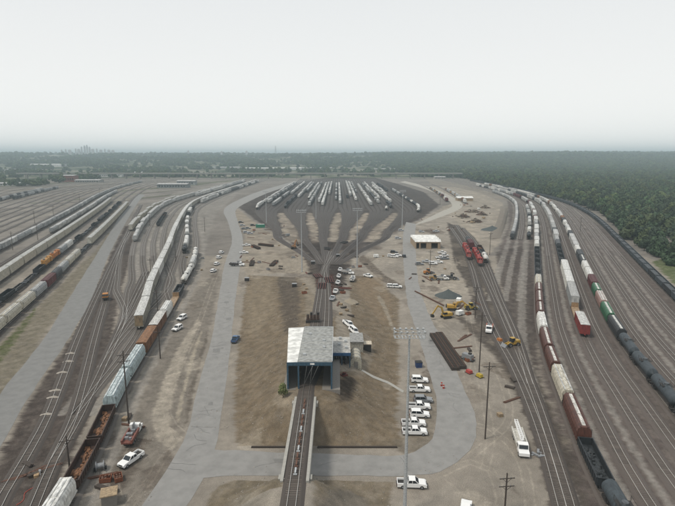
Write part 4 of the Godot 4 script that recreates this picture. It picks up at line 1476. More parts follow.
func lay_tracks():
	var lines := []
	var t3 := []
	for q in pw([[54, 462], [80, 417], [116, 340], [133, 300], [146, 272]]): t3.append(Vector2(q.y, q.x))
	for q in [["e", line_e, 0.0], ["d", line_e, -13.0], ["c", line_e, -28.0], ["b", line_e, -42.0], ["a", line_e, -58.0], ["y1", line_e, -72.0], ["y2", line_e, -88.0], ["y3", line_e, -112.0], ["y4", line_e, -140.0], ["f1", line_e, -175.0], ["f2", line_e, -188.0], ["y5", line_e, -215.0], ["y6", line_e, -100.0], ["y7", line_e, -126.0], ["y8", line_e, -156.0], ["y9", line_e, -204.0], ["y10", line_e, -240.0], ["y11", line_e, -268.0],
			["i", line_h, -8.0], ["h", line_h, 0.0], ["h1", line_h, 7.0], ["j", line_h, 14.0], ["h2", line_h, 21.0], ["k", line_k, 0.0], ["k1", line_k, 7.0], ["l", line_l, 0.0], ["m", line_l, -7.0]]:
		var p := offset_path(q[1], q[2])
		if q[1] == line_h:       # the ladder: each yard track leaves the lead a little further on
			var lead := []
			var ds: float = 150.0 + (21.0 - q[2]) * 1.6
			var d := ds
			while d < 255.0:
				lead.append(Vector2(lerpf(lerp_table(t3, d), lerp_table(t3, 262.0) - 5.0 + (p[0].x - lerp_table(t3, 262.0) + 5.0) - (lerp_table(t3, 262.0) - lerp_table(t3, d)), smoothstep(ds, 262.0, d)), d))
				d += 12.0
			p = lead + p
		if q[0] == "k1" or q[0] == "m":
			p = p.filter(func(w): return w.y > 205)
			p = [Vector2(-69.5, 200), Vector2(-71.5, 212)] + p.filter(func(w): return w.y > 230) if q[0] == "k1" else [Vector2(-77, 246), Vector2(-80.5, 262)] + p.filter(func(w): return w.y > 290)
		lines.append([q[0], p, "ballast_mid" if q[1] != line_e else "ballast_dark"])
	var out := []
	for q in line_p: out.append(Vector2(q.x + lerpf(62.0, 40.0, smoothstep(500.0, 900.0, q.y)), q.y))
	for q in [["t", -19.0], ["u0", -12.5], ["u", -6.0], ["p", 0.0], ["p1", 7.5], ["q", 15.0], ["q1", 21.0], ["r", 27.0], ["r1", 34.0], ["r2", 41.0], ["r3", 48.0], ["r4", 55.0]]:
		var p := offset_path(line_p, q[1])
		if q[0] in ["t", "u0", "u"]: p = p.filter(func(w): return w.y > 330)
		if q[1] > 27.0: p = p.filter(func(w): return w.y < 900)
		lines.append([q[0], p, "ballast_grey"])
	lines.append(["s", out, "ballast_grey"])
	# ladder leads in the south-west and the engine tracks
	lines.append(["t1", pw([[-10, 524], [4, 496], [22, 466], [48, 418], [80, 335], [100, 290], [117, 254], [128, 232]]), "ballast_dark"])
	lines.append(["t2", pw([[26, 530], [36, 505], [54, 462], [74, 419], [96, 335], [109, 290], [120, 254], [131, 225], [141, 205]]), "ballast_dark"])
	lines.append(["t3", pw([[54, 462], [80, 417], [116, 340], [133, 300], [146, 272]]), "ballast_dark"])
	lines.append(["n1", pw([[447, 202], [438, 194], [428, 188], [418, 183.5]]), "ballast_grey"])
	lines.append(["n2", pw([[466, 204], [456, 196.5], [444, 189.5], [432, 184]]), "ballast_grey"])
	lines.append(["w1", pw([[568, 530], [560, 500], [546, 450], [532, 410], [513, 366], [496, 335], [481, 300], [472, 268], [462, 245], [451, 228]]), "ballast_dark"])
	lines.append(["w2", pw([[576, 530], [568, 500], [551, 445], [538, 405], [521, 360], [506, 325], [491, 290], [478, 262], [466, 240], [456, 225]]), "ballast_dark"])
	lines.append(["w3", pw([[530, 385], [517, 340], [500, 300], [486, 264], [473, 240], [462, 228]]), "ballast_dark"])
	# bands of stained ballast on the ground under each track, and paler gravel lanes between them
	for q in lines:
		var sm := smooth_path(q[1], 15.0)
		var stain := Color8(88, 80, 75) if q[2] == "ballast_dark" else Color8(116, 109, 102) if q[2] == "ballast_mid" else Color8(104, 94, 89)
		mid_sheet.poly(band(sm, 2.6), stain, 0.8, 1.2, 0.3)
		near_sheet.poly(band(sm, 2.6), stain, 0.8, 0.7, 0.35)
	for q in [[line_h, 3.5, 1.7], [line_h, 10.5, 1.7], [line_h, 17.5, 1.6], [line_k, -4.0, 1.6], [line_k, 3.6, 1.6], [line_l, 4.6, 1.6], [line_p, -7.5, 2.0], [line_p, 3.6, 1.4], [line_p, 11.0, 1.2], [line_p, 31.0, 1.2], [line_p, 37.5, 1.3], [line_p, 44.5, 1.2], [line_p, 51.5, 1.2], [line_p, -15.5, 1.8], [line_p, -9.0, 1.8], [line_p, -22.0, 2.2]]:
		var p := offset_path(q[0], q[1])
		if q[1] < -8.0: p = p.filter(func(w): return w.y > 215)
		paint(band(smooth_path(p, 15.0), q[2]), Color8(156, 151, 144), 0.85, 0.8, 0.35)
	for q in lines: tk[q[0]] = track(q[1], mats[q[2]], false)
	# the hump track and the fan of the bowl
	tk["hump"] = track([Vector2(AXIS, 40), Vector2(AXIS, 90), Vector2(AXIS, 118), Vector2(AXIS, 200), Vector2(AXIS, 262), Vector2(-7.0, 300), Vector2(-5.0, 345)], mats.ballast_dark)
	tk["hump2"] = track([Vector2(AXIS + 0.1, 123), Vector2(AXIS + 3.4, 150), Vector2(AXIS + 3.6, 200), Vector2(AXIS + 2.0, 255), Vector2(AXIS + 1, 290), Vector2(-3.0, 330)], mats.ballast_dark)
	for k in 6:
		for j in 6:
			var p := []
			for d in [300.0, 345.0, 400.0, 440.0, 480.0, 520.0, 560.0, 600.0, 650.0, 720.0, 900.0, 1430.0]: p.append(Vector2(fan(k, j, d), d))
			tk["bowl%d" % (k * 6 + j)] = track(p, mats.ballast_bowl, true, mats.railold)

func lay_roads():
	var m: Material = mats.asphalt
	# road beside the side trains
	sheet_strip("road", [[-70, 500], [-30, 440], [0, 394], [43, 340], [75, 289], [97, 254], [116, 223], [124, 210], [132, 199], [138, 194]], [[-30, 500], [0, 447], [31, 394], [68, 340], [91, 300], [109, 255], [124, 226], [132, 212], [140, 200], [145, 195]], mats.asphalt_old, 0.03)
	# road round the hump: up the west side
	var r2: Node3D = sheet_strip("road", [[118, 540], [142, 506], [157, 484], [177, 453], [188, 427], [199, 385], [211, 340], [218, 302], [225, 264], [232, 240], [228, 222], [224, 210], [234, 202], [262, 190.5], [300, 180]], [[160, 540], [184, 506], [197, 493], [209, 470], [216, 445], [221, 419], [231, 345], [235, 302], [240, 268], [243, 240], [238, 222], [236, 210], [246, 203], [272, 191.5], [308, 180]], m, 0.03)
	road_marks(r2, 34, [[165, 505], [186, 465], [204, 430], [214, 380], [221, 340], [228, 300], [233, 265]])
	var r3: Node3D = sheet_strip("road", [[205, 449], [225, 450], [280, 452.5], [340, 454], [405, 455], [428, 443], [436, 425], [436, 400], [429, 372], [418, 335], [408, 305], [404, 270], [403, 236], [406, 222]], [[203, 478], [225, 476], [284, 475.5], [345, 475.5], [431, 474], [462, 458], [476, 437], [474, 412], [462, 384], [443, 342], [428, 312], [419, 285], [416, 255], [415, 236], [416, 224]], m, 0.045)
	road_marks(r3, 46, [[225, 463], [284, 464], [345, 465], [420, 464], [448, 450], [456, 430], [456, 405], [446, 375], [430, 340], [418, 310], [411, 280], [409, 250]])
	# service road round the far side of the bowl
	sheet_strip("road", [[416, 224], [440, 212], [452, 206], [446, 199], [425, 189], [400, 182]], [[406, 228], [438, 218], [462, 207], [456, 199], [432, 188], [405, 181]], mat("gravelroad", Color(0.34, 0.32, 0.28), 0.95, 0.0, "asphalt", 0.03), 0.02)
	# footpath down the hump's slope
	sheet_strip("path", [[362, 369.5], [374, 376], [388, 381.5], [404, 391]], [[361.5, 371], [373, 378], [387, 383.5], [403, 393]], mats.concrete, 0.07, true, 0.02)

# ---------------------------------------------------------------- bridge and shed on the hump
func hump():
	var o := thing("rail_bridge", "narrow concrete bridge carrying the hump track over the grey road", "bridge", Vector3(AXIS, 0, -100))
	var b := MB.new()
	b.box(Vector3(0, 6.2, 0), Vector3(4.9, 0.55, 31.0))
	part("deck", b, mats.concrete, o)
	for s in [-1.0, 1.0]:
		var w := MB.new()
		w.box(Vector3(s * 2.35, 6.75, 0), Vector3(0.55, 0.6, 33.0))
		w.box(Vector3(s * 2.62, 6.5, 0), Vector3(0.16, 0.9, 31.0))
		part("parapet", w, mats.concrete, o)
		var gd := MB.new()
		gd.box(Vector3(s * 1.5, 5.3, 0), Vector3(0.45, 1.3, 30.0))
		part("girder", gd, mats.concrete, o)
		var a := MB.new()
		a.box(Vector3(0, 3.2, s * 14.6), Vector3(6.2, 6.8, 1.4))
		part("abutment", a, mats.concrete, o)
	for z in [-5.6, 6.2]:
		var p := MB.new()
		p.box(Vector3(0, 4.4, z), Vector3(4.6, 0.7, 0.9))
		for s in [-1.0, 1.0]: p.cyl(Vector3(s * 1.5, -0.5, z), Vector3(s * 1.5, 4.2, z), 0.42, 0.42, 12)
		part("pier", p, mats.concrete, o)
	for q in [[-19.5, -11.0, "low dark strip for the shadow gap by the road, before the green bush"], [-4.6, 13.5, "low dark strip for the shadow gap along the road between rail bridge and parked trucks"]]:
		var w := thing("shadow_gap_strip", q[2], "wall", Vector3((q[0] + q[1]) / 2, 0, -105.6))  # dark bars put in to stand for the shadow gap at the road edge
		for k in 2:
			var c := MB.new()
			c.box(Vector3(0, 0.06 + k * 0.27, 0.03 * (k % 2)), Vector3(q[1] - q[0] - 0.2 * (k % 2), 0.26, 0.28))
			part("shade_bar", c, mats.wood, w)
	# retarder equipment lying along the track on the bridge and beyond
	var r := thing("track_retarder", "rusty retarder beams between the rails on the bridge deck", "retarder", Vector3(AXIS, 7.15, -100))
	for k in 12:
		var c := MB.new()
		c.box(Vector3(0.0, 0.3, 0), Vector3(0.32, 0.3, 1.6))
		c.box(Vector3(0.0, 0.12, 0.9), Vector3(0.7, 0.16, 0.3))
		var pc := part("beam", c, mats.rustrail if k % 3 else mats.galv, r)
		pc.position = Vector3(0, 0, 14.0 - k * 2.5)
	# shed over the track
	var blue := mat("bluesteel", Color(0.035, 0.085, 0.13), 0.6, 0.0, "grime", 0.3)
	var roofm := mat("tarroof", Color(0.33, 0.335, 0.32), 0.9, 0.0, "blotch", 0.09)
	var whitem := mat("whiteroof", Color(0.8, 0.8, 0.77), 0.7, 0.0, "grime", 0.06)
	var base := 6.9
	var s := thing("hump_shed", "blue steel shed with patchy grey roof straddling the hump track", "shed", Vector3(-5.6, base, -121))
	# plan: front edge z = 0, back z = -26; grey roof x -4.3..4.2; tapered wing under the white roof to x -7 (front) / -9.1 (back)
	var rf := MB.new()
	rf.box(Vector3(-0.05, 7.25, -13.0), Vector3(8.6, 0.3, 26.2))
	var roof := part("roof", rf, roofm, s)
	var rim := MB.new()
	rim.box(Vector3(4.3, 7.45, -13), Vector3(0.16, 0.25, 26.2)); rim.box(Vector3(0, 7.45, -26), Vector3(8.5, 0.25, 0.16))
	for k in 8: rim.box(Vector3(0, 7.43, -1.6 - k * 3.2), Vector3(8.3, 0.07, 0.12))
	for k in 4: rim.box(Vector3(rng.randf_range(-3, 3), 7.6, -4.0 - k * 5.2), Vector3(0.7, 0.5, 0.7))
	part("roof_vent", rim, mats.galv, roof)
	var wr := MB.new()
	var q := [Vector3(-4.4, 7.36, 0.15), Vector3(-4.4, 7.36, -26.1), Vector3(-9.1, 7.1, -26.1), Vector3(-7.0, 7.1, 0.15)]
	var dn := Vector3(0, -0.22, 0)
	wr.quad(q[0], q[1], q[2], q[3], Vector3(-6, 0, -13)); wr.quad(q[0] + dn, q[1] + dn, q[2] + dn, q[3] + dn, Vector3(-6, 20, -13))
	for i in 4: wr.quad(q[i], q[(i + 1) % 4], q[(i + 1) % 4] + dn, q[i] + dn, Vector3(-6, 7.2, -13))
	part("wing_roof", wr, whitem, s)
	for k in 9:       # side cladding in sheets
		var z := -1.5 - k * 2.9
		var c := MB.new()
		c.box(Vector3(4.15, 3.4, z), Vector3(0.1, 7.4, 2.86))
		for i in 5: c.box(Vector3(4.22, 3.4, z - 1.2 + i * 0.6), Vector3(0.06, 7.4, 0.12))
		part("side_panel", c, blue, s)
		var a := Vector3(lerpf(-6.9, -9.0, (k + 0.02) / 9.0), 0, -k * 2.9)
		var e := Vector3(lerpf(-6.9, -9.0, (k + 0.98) / 9.0), 0, -(k + 1) * 2.9 + 0.05)
		var f := MB.new()
		f.bar(a + Vector3(0, 3.4, 0), e + Vector3(0, 3.4, 0), 0.1, 7.2)
		part("side_panel", f, blue, s)
	for x in [-6.9, -4.2, 4.1]:
		var c := MB.new()
		c.box(Vector3(x, 3.3, 0.05), Vector3(0.42, 7.6, 0.42))
		part("column", c, blue, s)
	var l := MB.new()
	l.box(Vector3(-1.35, 6.75, 0.2), Vector3(11.3, 0.85, 0.18))
	var lintel := part("lintel", l, blue, s)
	var sg := MB.new()
	sg.box(Vector3(-0.7, 6.8, 0.31), Vector3(1.1, 0.4, 0.05))
	part("sign_plate", sg, whitem, lintel)
	for q2 in [[-7.4, 3.0], [2.9, 2.4]]:
		var bk := MB.new()
		bk.box(Vector3(q2[0], 3.4, -26.0), Vector3(q2[1], 7.2, 0.12))
		part("back_panel", bk, blue, s)
	var pad := MB.new()
	pad.box(Vector3(-1.0, -2.0, -13), Vector3(14.5, 4.04, 27.0))
	part("foundation", pad, mats.oldconcrete, s)
	# annex with blue fascia, pale roof, and its barrel-roofed neighbour
	var ap := gt(341.5, 364.5)
	var an := thing("annex_building", "low annex with pale roof and blue fascia beside the blue shed", "building", Vector3(ap.x, ap.y - 0.1, ap.z))
	var w1 := MB.new()
	w1.box(Vector3(0, 1.6, -8), Vector3(4.6, 3.9, 9))
	part("wall", w1, mat("creamwall", Color(0.38, 0.36, 0.31), 0.8), an)
	var r1 := MB.new()
	r1.box(Vector3(0, 3.65, -6.2), Vector3(5.2, 0.25, 13.2))
	var ro := part("roof", r1, mat("paleroof", Color(0.46, 0.45, 0.42), 0.8, 0.0, "blotch", 0.12), an)
	for k in 4:
		var un := MB.new()
		un.box(Vector3(rng.randf_range(-1.8, 1.8), 4.1, -3.0 - k * 2.6), Vector3(0.8, 0.7, 0.8))
		part("roof_unit", un, mats.galv, ro)
	var f1 := MB.new()
	f1.box(Vector3(0, 3.4, 0.5), Vector3(5.3, 0.9, 0.15))
	part("fascia", f1, mat("bluefascia", Color(0.03, 0.1, 0.22), 0.55), an)
	for x in [-2.4, 0.1, 2.4]:
		var c := MB.new()
		c.box(Vector3(x, 1.4, 0.3), Vector3(0.25, 4.2, 0.25))
		part("post", c, blue, an)
	for x in [-1.2, 1.3]:
		var d1 := MB.new()
		d1.box(Vector3(x, 1.0, -3.46), Vector3(1.9, 2.6, 0.1))
		part("door", d1, mats.glass, an)
	for k in 3:
		var mq := thing("machine_cabinet", "dark machine standing under the annex roof", "machine", Vector3(ap.x - 1.5 + k * 1.4, ap.y, ap.z - 1.2), 0.2 * k, "machines under the annex roof")
		var mc := MB.new()
		mc.taper(Vector3(0, 0.7, 0), Vector3(1.0, 1.5, 1.2), 0.8, 0.8)
		part("housing", mc, mats.bogie, mq)
		var md := MB.new()
		md.cyl(Vector3(0, 1.4, 0), Vector3(0, 2.0, 0), 0.15, 0.12, 8)
		part("stack", md, mats.steel, mq)
	var qp := gt(356, 368)
	var qh := thing("quonset_hut", "beige barrel-roofed hut between the annex and the slope", "hut", qp)
	var prof := [Vector2(-1.6, -1.2), Vector2(-1.6, 1.9)]
	for k in 9: prof.append(Vector2(-1.6 * cos(PI * (k + 1) / 10.0), 1.9 + 1.5 * sin(PI * (k + 1) / 10.0)))
	prof.append(Vector2(1.6, 1.9)); prof.append(Vector2(1.6, -1.2))
	var qb := MB.new()
	qb.prism_z(prof, 0.0, -7.5)
	part("shell", qb, mat("beigetank", Color(0.45, 0.42, 0.34), 0.6, 0.0, "grime", 0.3), qh)
	for k in 4:
		var qr := MB.new()
		for i in 10:
			var t0 := PI * i / 10.0
			var t1 := PI * (i + 1) / 10.0
			qr.bar(Vector3(-1.63 * cos(t0), 1.9 + 1.53 * sin(t0), -0.3 - k * 2.3), Vector3(-1.63 * cos(t1), 1.9 + 1.53 * sin(t1), -0.3 - k * 2.3), 0.12, 0.12)
		part("rib", qr, mats.steel, qh)
	var qd := MB.new()
	qd.box(Vector3(0, 0.9, 0.05), Vector3(1.2, 2.0, 0.08))
	part("door", qd, mats.oldconcrete, qh)
	var sh := thing("flat_store", "grey flat-roofed store behind the beige barrel-roofed hut", "building", gt(357, 352) + Vector3(0, 0, -1.5))
	var sb := MB.new()
	sb.box(Vector3(0, 0.9, -4), Vector3(4.0, 3.6, 8))
	part("wall", sb, mats.creamwall, sh)
	var sr := MB.new()
	sr.box(Vector3(0, 2.85, -4), Vector3(4.4, 0.22, 8.6))
	part("roof", sr, mat("greyroof", Color(0.3, 0.3, 0.29), 0.85, 0.0, "blotch", 0.12), sh)
	var hut := thing("equipment_hut", "small cream flat-roofed hut out on the slope beside the grey store", "hut", gt(367.5, 350))
	var hb := MB.new()
	hb.box(Vector3(0, 0.9, 0), Vector3(2.2, 3.0, 2.6))
	part("wall", hb, mats.bogie, hut)
	var hr := MB.new()
	hr.box(Vector3(0, 2.5, 0), Vector3(2.6, 0.22, 3.0))
	part("roof", hr, mat("paint_hutroof", Color(0.6, 0.53, 0.42), 0.7), hut)
	var rp := thing("parts_heap", "dark red heap of parts on the ground before the annex", "parts heap", gt(343, 375))
	for k in 9:
		var c := MB.new()
		c.box(Vector3(rng.randf_range(-1, 1), 0.25, rng.randf_range(-0.8, 0.8)), Vector3(0.9, 0.5, 0.5), Basis(Vector3.UP, rng.randf() * 3))
		part("casting", c, mat("retarderred", Color(0.13, 0.035, 0.025), 0.8), rp)
	# air-brake plant standing behind the shed
	var pl := thing("machinery_skid", "dark machinery skid with pipes behind the blue shed's roof", "machinery", gt(313, 322))
	var mb := MB.new()
	mb.box(Vector3(0, 0.4, 0), Vector3(5.0, 1.0, 3.0))
	for k in 4: mb.cyl(Vector3(-1.8 + k * 1.2, 0.9, 0), Vector3(-1.8 + k * 1.2, 2.8 + (k % 2) * 0.8, 0), 0.5, 0.45, 10)
	part("tank_row", mb, mats.bogie, pl)
	var pp := MB.new()
	for k in 5: pp.bar(Vector3(-2.4, 1.2 + k * 0.4, 1.2), Vector3(2.4, 1.2 + k * 0.4, 1.0), 0.1, 0.1)
	part("pipe", pp, mats.rustrail, pl)
	# bush by the bridge
	var bush := thing("bush", "yellow green bush on the dead grass beside the rail bridge", "bush", gt(283.5, 417))
	var cr := share("foliage", crown_mesh(7, 620, 0.75), bush, Transform3D(Basis.from_scale(Vector3(0.26, 0.36, 0.3)), Vector3(0, -0.7, 0)))
	var bm: StandardMaterial3D = mats.leaf.duplicate()
	bm.albedo_color = lin(0.13, 0.15, 0.05)
	cr.material_override = bm
	var stem := MB.new()
	stem.cyl(Vector3(0, -0.4, 0), Vector3(0.1, 2.0, 0), 0.1, 0.05, 6)
	part("stem", stem, mats.bark, bush)

func run_trains():
	train(tk.l, 69.6, 330, "in the mixed train beside the hump road", ["covered_hopper:white", "gondola:rust", "gondola:rust", "covered_hopper:ice", "covered_hopper:ice", "boxcar:oxide", "boxcar:whitetop", "short_hopper:white", "flatcar:tan", "gondola:dark", "-", "tank_car:white", "tank_car:white"], ["tank_car:white", "covered_hopper:pale", "boxcar:cream"])
	train(tk.m, 335, 640, "in the white-topped string beside the mixed train", ["tank_car:black", "covered_hopper:white", "covered_hopper:white", "gondola:dark", "covered_hopper:white"], ["covered_hopper:white", "boxcar:white", "gondola:dark", "-"])
	train(tk.p, 72, 1100, "in the train along the pale gravel lane", ["tank_car:slate", "gondola:black", "covered_hopper:brown", "covered_hopper:cream", "short_hopper:brown", "covered_hopper:brown", "covered_hopper:white", "short_hopper:brown", "covered_hopper:brown", "short_hopper:brown", "covered_hopper:cream", "gondola:dark", "gondola:dark", "gondola:black", "gondola:black", "gondola:black", "gondola:black", "covered_hopper:white", "boxcar:white"], ["autorack:white", "boxcar:pale", "covered_hopper:grey", "gondola:black", "boxcar:white", "boxcar:maroon"])
	train(tk.q, 176, 980, "in the string with the red boxcar at its end", ["boxcar:red", "flatcar:tan", "autorack:grey", "autorack:white", "autorack:white", "gondola:black", "gondola:black", "gondola:black", "gondola:black", "covered_hopper:dark", "covered_hopper:grey"], ["boxcar:grey", "covered_hopper:dark", "boxcar:pale", "autorack:pale"])
	train(tk.r, 103, 1120, "in the train with the green hopper", ["tank_car:slate", "tank_car:slate", "tank_car:slate", "tank_car:slate", "covered_hopper:darkhatch", "covered_hopper:green", "covered_hopper:pink", "short_hopper:green", "boxcar:maroon", "covered_hopper:white", "covered_hopper:white", "covered_hopper:darkhatch"], ["covered_hopper:pale", "boxcar:dark", "covered_hopper:white", "boxcar:pale", "tank_car:white", "boxcar:oxide"])
	train(tk.s, 150, 1300, "in the long train along the woods", [], ["coal_hopper:slate", "coal_hopper:slate", "coal_hopper:black", "coal_hopper:slate"])
	train(tk.t, 386, 900, "in the string beside the earth bank", ["short_hopper:dark"], ["covered_hopper:pale", "covered_hopper:grey"])
	train(tk.u, 350, 640, "in the broken string next to the gravel lane", ["tank_car:black", "-", "covered_hopper:white", "gondola:black", "-", "-", "covered_hopper:pale"], ["gondola:dark", "covered_hopper:pale", "-", "boxcar:grey"])
	train(tk.e, 132, 640, "in the train beside the long paved road", ["covered_hopper:cream", "covered_hopper:cream", "covered_hopper:cream", "covered_hopper:cream", "covered_hopper:cream", "covered_hopper:grey", "boxcar:maroon", "short_hopper:dark", "covered_hopper:grey", "covered_hopper:cream", "covered_hopper:cream", "well_car:black", "well_car:black"], ["autorack:cream", "autorack:cream"])
	train(tk.d, 160, 700, "in the train with the yellow engines", ["well_car:black", "well_car:black", "well_car:black", "gondola:black", "well_car:black", "well_car:black", "gondola:black", "locomotive:yellow", "locomotive:orange", "covered_hopper:grey", "covered_hopper:white", "well_car:black", "gondola:black"], ["well_car:black", "gondola:black", "tank_car:black", "well_car:black"])
	train(tk.c, 190, 720, "in the long cream train", [], ["autorack:cream"])
	train(tk.b, 425, 900, "in the short grey string beside the cream train", [], ["covered_hopper:grey", "covered_hopper:pale", "boxcar:pale"])
	train(tk.a, 240, 1250, "in the outer grey train", [], ["covered_hopper:grey", "boxcar:grey", "boxcar:grey", "boxcar:pale"])
	train(tk.f1, 760, 1010, "in the outlying string by the brick building", ["boxcar:dark"], ["covered_hopper:dark", "boxcar:grey", "covered_hopper:grey"])
	train(tk.f2, 690, 960, "in the outermost string", [], ["covered_hopper:grey", "boxcar:dark", "covered_hopper:pale"])
	train(tk.h, 384, 1300, "in the long curving string", ["covered_hopper:pale"], ["autorack:pale", "covered_hopper:pale", "autorack:pale"])
	train(tk.i, 440, 760, "in the short curving string", [], ["autorack:cream", "boxcar:cream"])
	train(tk.j, 470, 560, "in the little group between the curving strings", [], ["gondola:rust", "gondola:dark"])
	train(tk.k, 184, 1250, "in the white-roofed string", ["autorack:tan2"], ["autorack:tan2", "autorack:white"])
	train(tk.k1, 700, 1250, "in the far string behind the service road", [], ["covered_hopper:white", "boxcar:grey", "autorack:pale", "covered_hopper:dark"])
	train(tk.h1, 820, 1250, "in the far string of mixed wagons", [], ["covered_hopper:grey", "autorack:white", "boxcar:pale"])
	train(tk.n1, 720, 1000, "in the work train beside the service road", ["boxcar:maroon", "boxcar:white"], ["boxcar:maroon", "boxcar:pale", "flatcar:tan", "gondola:dark"])
	train(tk.n2, 700, 960, "in the stored string behind the work train", ["boxcar:white"], ["boxcar:oxide", "flatcar:tan", "boxcar:pale", "-"])
	# engines on the engine tracks
	train(tk.w1, 315, 368, "among the engines near the shop building", ["locomotive:lred:back", "locomotive:lred"], [])
	train(tk.w2, 296, 345, "on the middle engine track", ["locomotive:lred:back", "locomotive:lred"], [])
	train(tk.w2, 352, 395, "behind the middle engines", ["boxcar:maroon", "tank_car:dark"], [])
	train(tk.w3, 305, 360, "on the outer engine track", ["tank_car:white", "gondola:dark", "gondola:rust"], [])
	# strings standing in the bowl: [track, from, to]
	for q in [[0, 615, 1180, 0], [1, 700, 1180, 1], [3, 660, 960, 1], [4, 860, 1200, 0], [6, 630, 800, 2], [7, 790, 1180, 0], [8, 900, 1180, 1], [10, 760, 1150, 0], [11, 660, 1190, 1], [13, 705, 1160, 0], [14, 665, 1160, 0], [15, 850, 1200, 0], [17, 745, 1200, 1], [18, 690, 1160, 0], [20, 780, 830, 2], [21, 820, 1200, 0], [22, 735, 1230, 0], [23, 900, 1200, 1], [25, 665, 1100, 0], [27, 695, 1160, 1], [28, 760, 1150, 0], [29, 630, 700, 2], [30, 705, 1050, 0], [31, 830, 1180, 0], [33, 930, 1160, 2]]:
		train(tk["bowl%d" % q[0]], q[1], q[2], "in one of the strings standing in the bowl", [], [["boxcar:pale", "covered_hopper:white", "boxcar:white", "tank_car:white", "autorack:pale"], ["boxcar:grey", "covered_hopper:grey", "tank_car:dark", "boxcar:pale", "gondola:dark", "tank_car:black"], ["tank_car:dark", "gondola:black", "boxcar:dark"]][q[3]])
	train(tk.bowl28, 606, 622, "standing alone in the bowl", ["tank_car:white"], [])
	train(tk.bowl35, 585, 960, "on the bowl's curved outer track", ["tank_car:white", "covered_hopper:white", "covered_hopper:white"], ["covered_hopper:grey", "tank_car:white", "boxcar:dark", "tank_car:dark"])
	# the yellow inspection car on the ladder
	var sp := along(tk.t2, s_at(tk.t2, 226))
	var o := thing("track_inspection_car", "small orange rail inspection car on the ladder track", "rail vehicle")
	o.transform = sp
	var b := MB.new()
	b.box(Vector3(0, 0.95, 0), Vector3(2.5, 0.5, 5.6))
	part("frame", b, mats.bogie, o)
	var c := MB.new()
	c.taper(Vector3(0, 2.0, -0.6), Vector3(2.5, 1.7, 3.0), 0.92, 0.85)
	c.box(Vector3(0, 1.55, 1.8), Vector3(2.1, 0.8, 1.6))
	var body := part("body", c, mat("plant_orange", Color(0.5, 0.2, 0.03), 0.5), o)
	var w := MB.new()
	w.taper(Vector3(0, 2.25, -0.6), Vector3(2.54, 0.7, 3.04), 0.95, 0.9)
	part("window", w, mats.glass, body)
	wheels(o, [Vector2(-0.76, -1.7), Vector2(0.76, -1.7), Vector2(-0.76, 1.7), Vector2(0.76, 1.7)], 0.4)

# ---------------------------------------------------------------- site things
func heap(called: String, px: float, py: float, rx: float, rz: float, h: float, m: Material, label: String, cat: String, seed_ := 1):
	var p := gt(px, py)
	var o := thing(called, label, cat, p, 0.0, "small gravel heaps on the ladder track" if rx < 2.5 else "")
	var b := MB.new()
	var rings := []
	for j in 8:
		var t := j / 7.0
		var r := PackedVector3Array()
		for i in 28:
			var a := TAU * i / 28
			var w := 1.0 + 0.22 * nz.get_noise_2d(cos(a) * 60 + seed_ * 99, sin(a) * 60 + j * 14)
			r.append(Vector3(cos(a) * rx * (1.0 - t) * w, h * (1.0 - pow(1.0 - t, 0.85)) * (1.0 if t > 0 else 0.0) - (0.1 if j == 0 else 0.0), sin(a) * rz * (1.0 - t) * w))
		rings.append(r)
	b.loft(rings, Vector3(0, h * 0.2, 0), false, false)
	part("heap", b, m, o)

func panel_stack(px: float, py: float, turn: float, L: float, layers: int, label: String):
	var o := thing("track_panel_stack", label, "track panels", gt(px, py), turn, "")
	for k in layers:
		var t := MB.new()
		var n := int(L / 0.65)
		for i in n: t.box(Vector3(0.0, 0.12 + k * 0.42, lerpf(-L / 2, L / 2, i / (n - 1.0))), Vector3(2.6, 0.2, 0.24))
		var pt := part("sleepers", t, mats.wood, o)
		pt.set_meta("kind", "stuff")
		for s in [-1.0, 1.0]:
			var r := MB.new()
			r.box(Vector3(s * 0.75, 0.31 + k * 0.42, 0), Vector3(0.09, 0.18, L))
			part("rail", r, mats.rustrail, o)

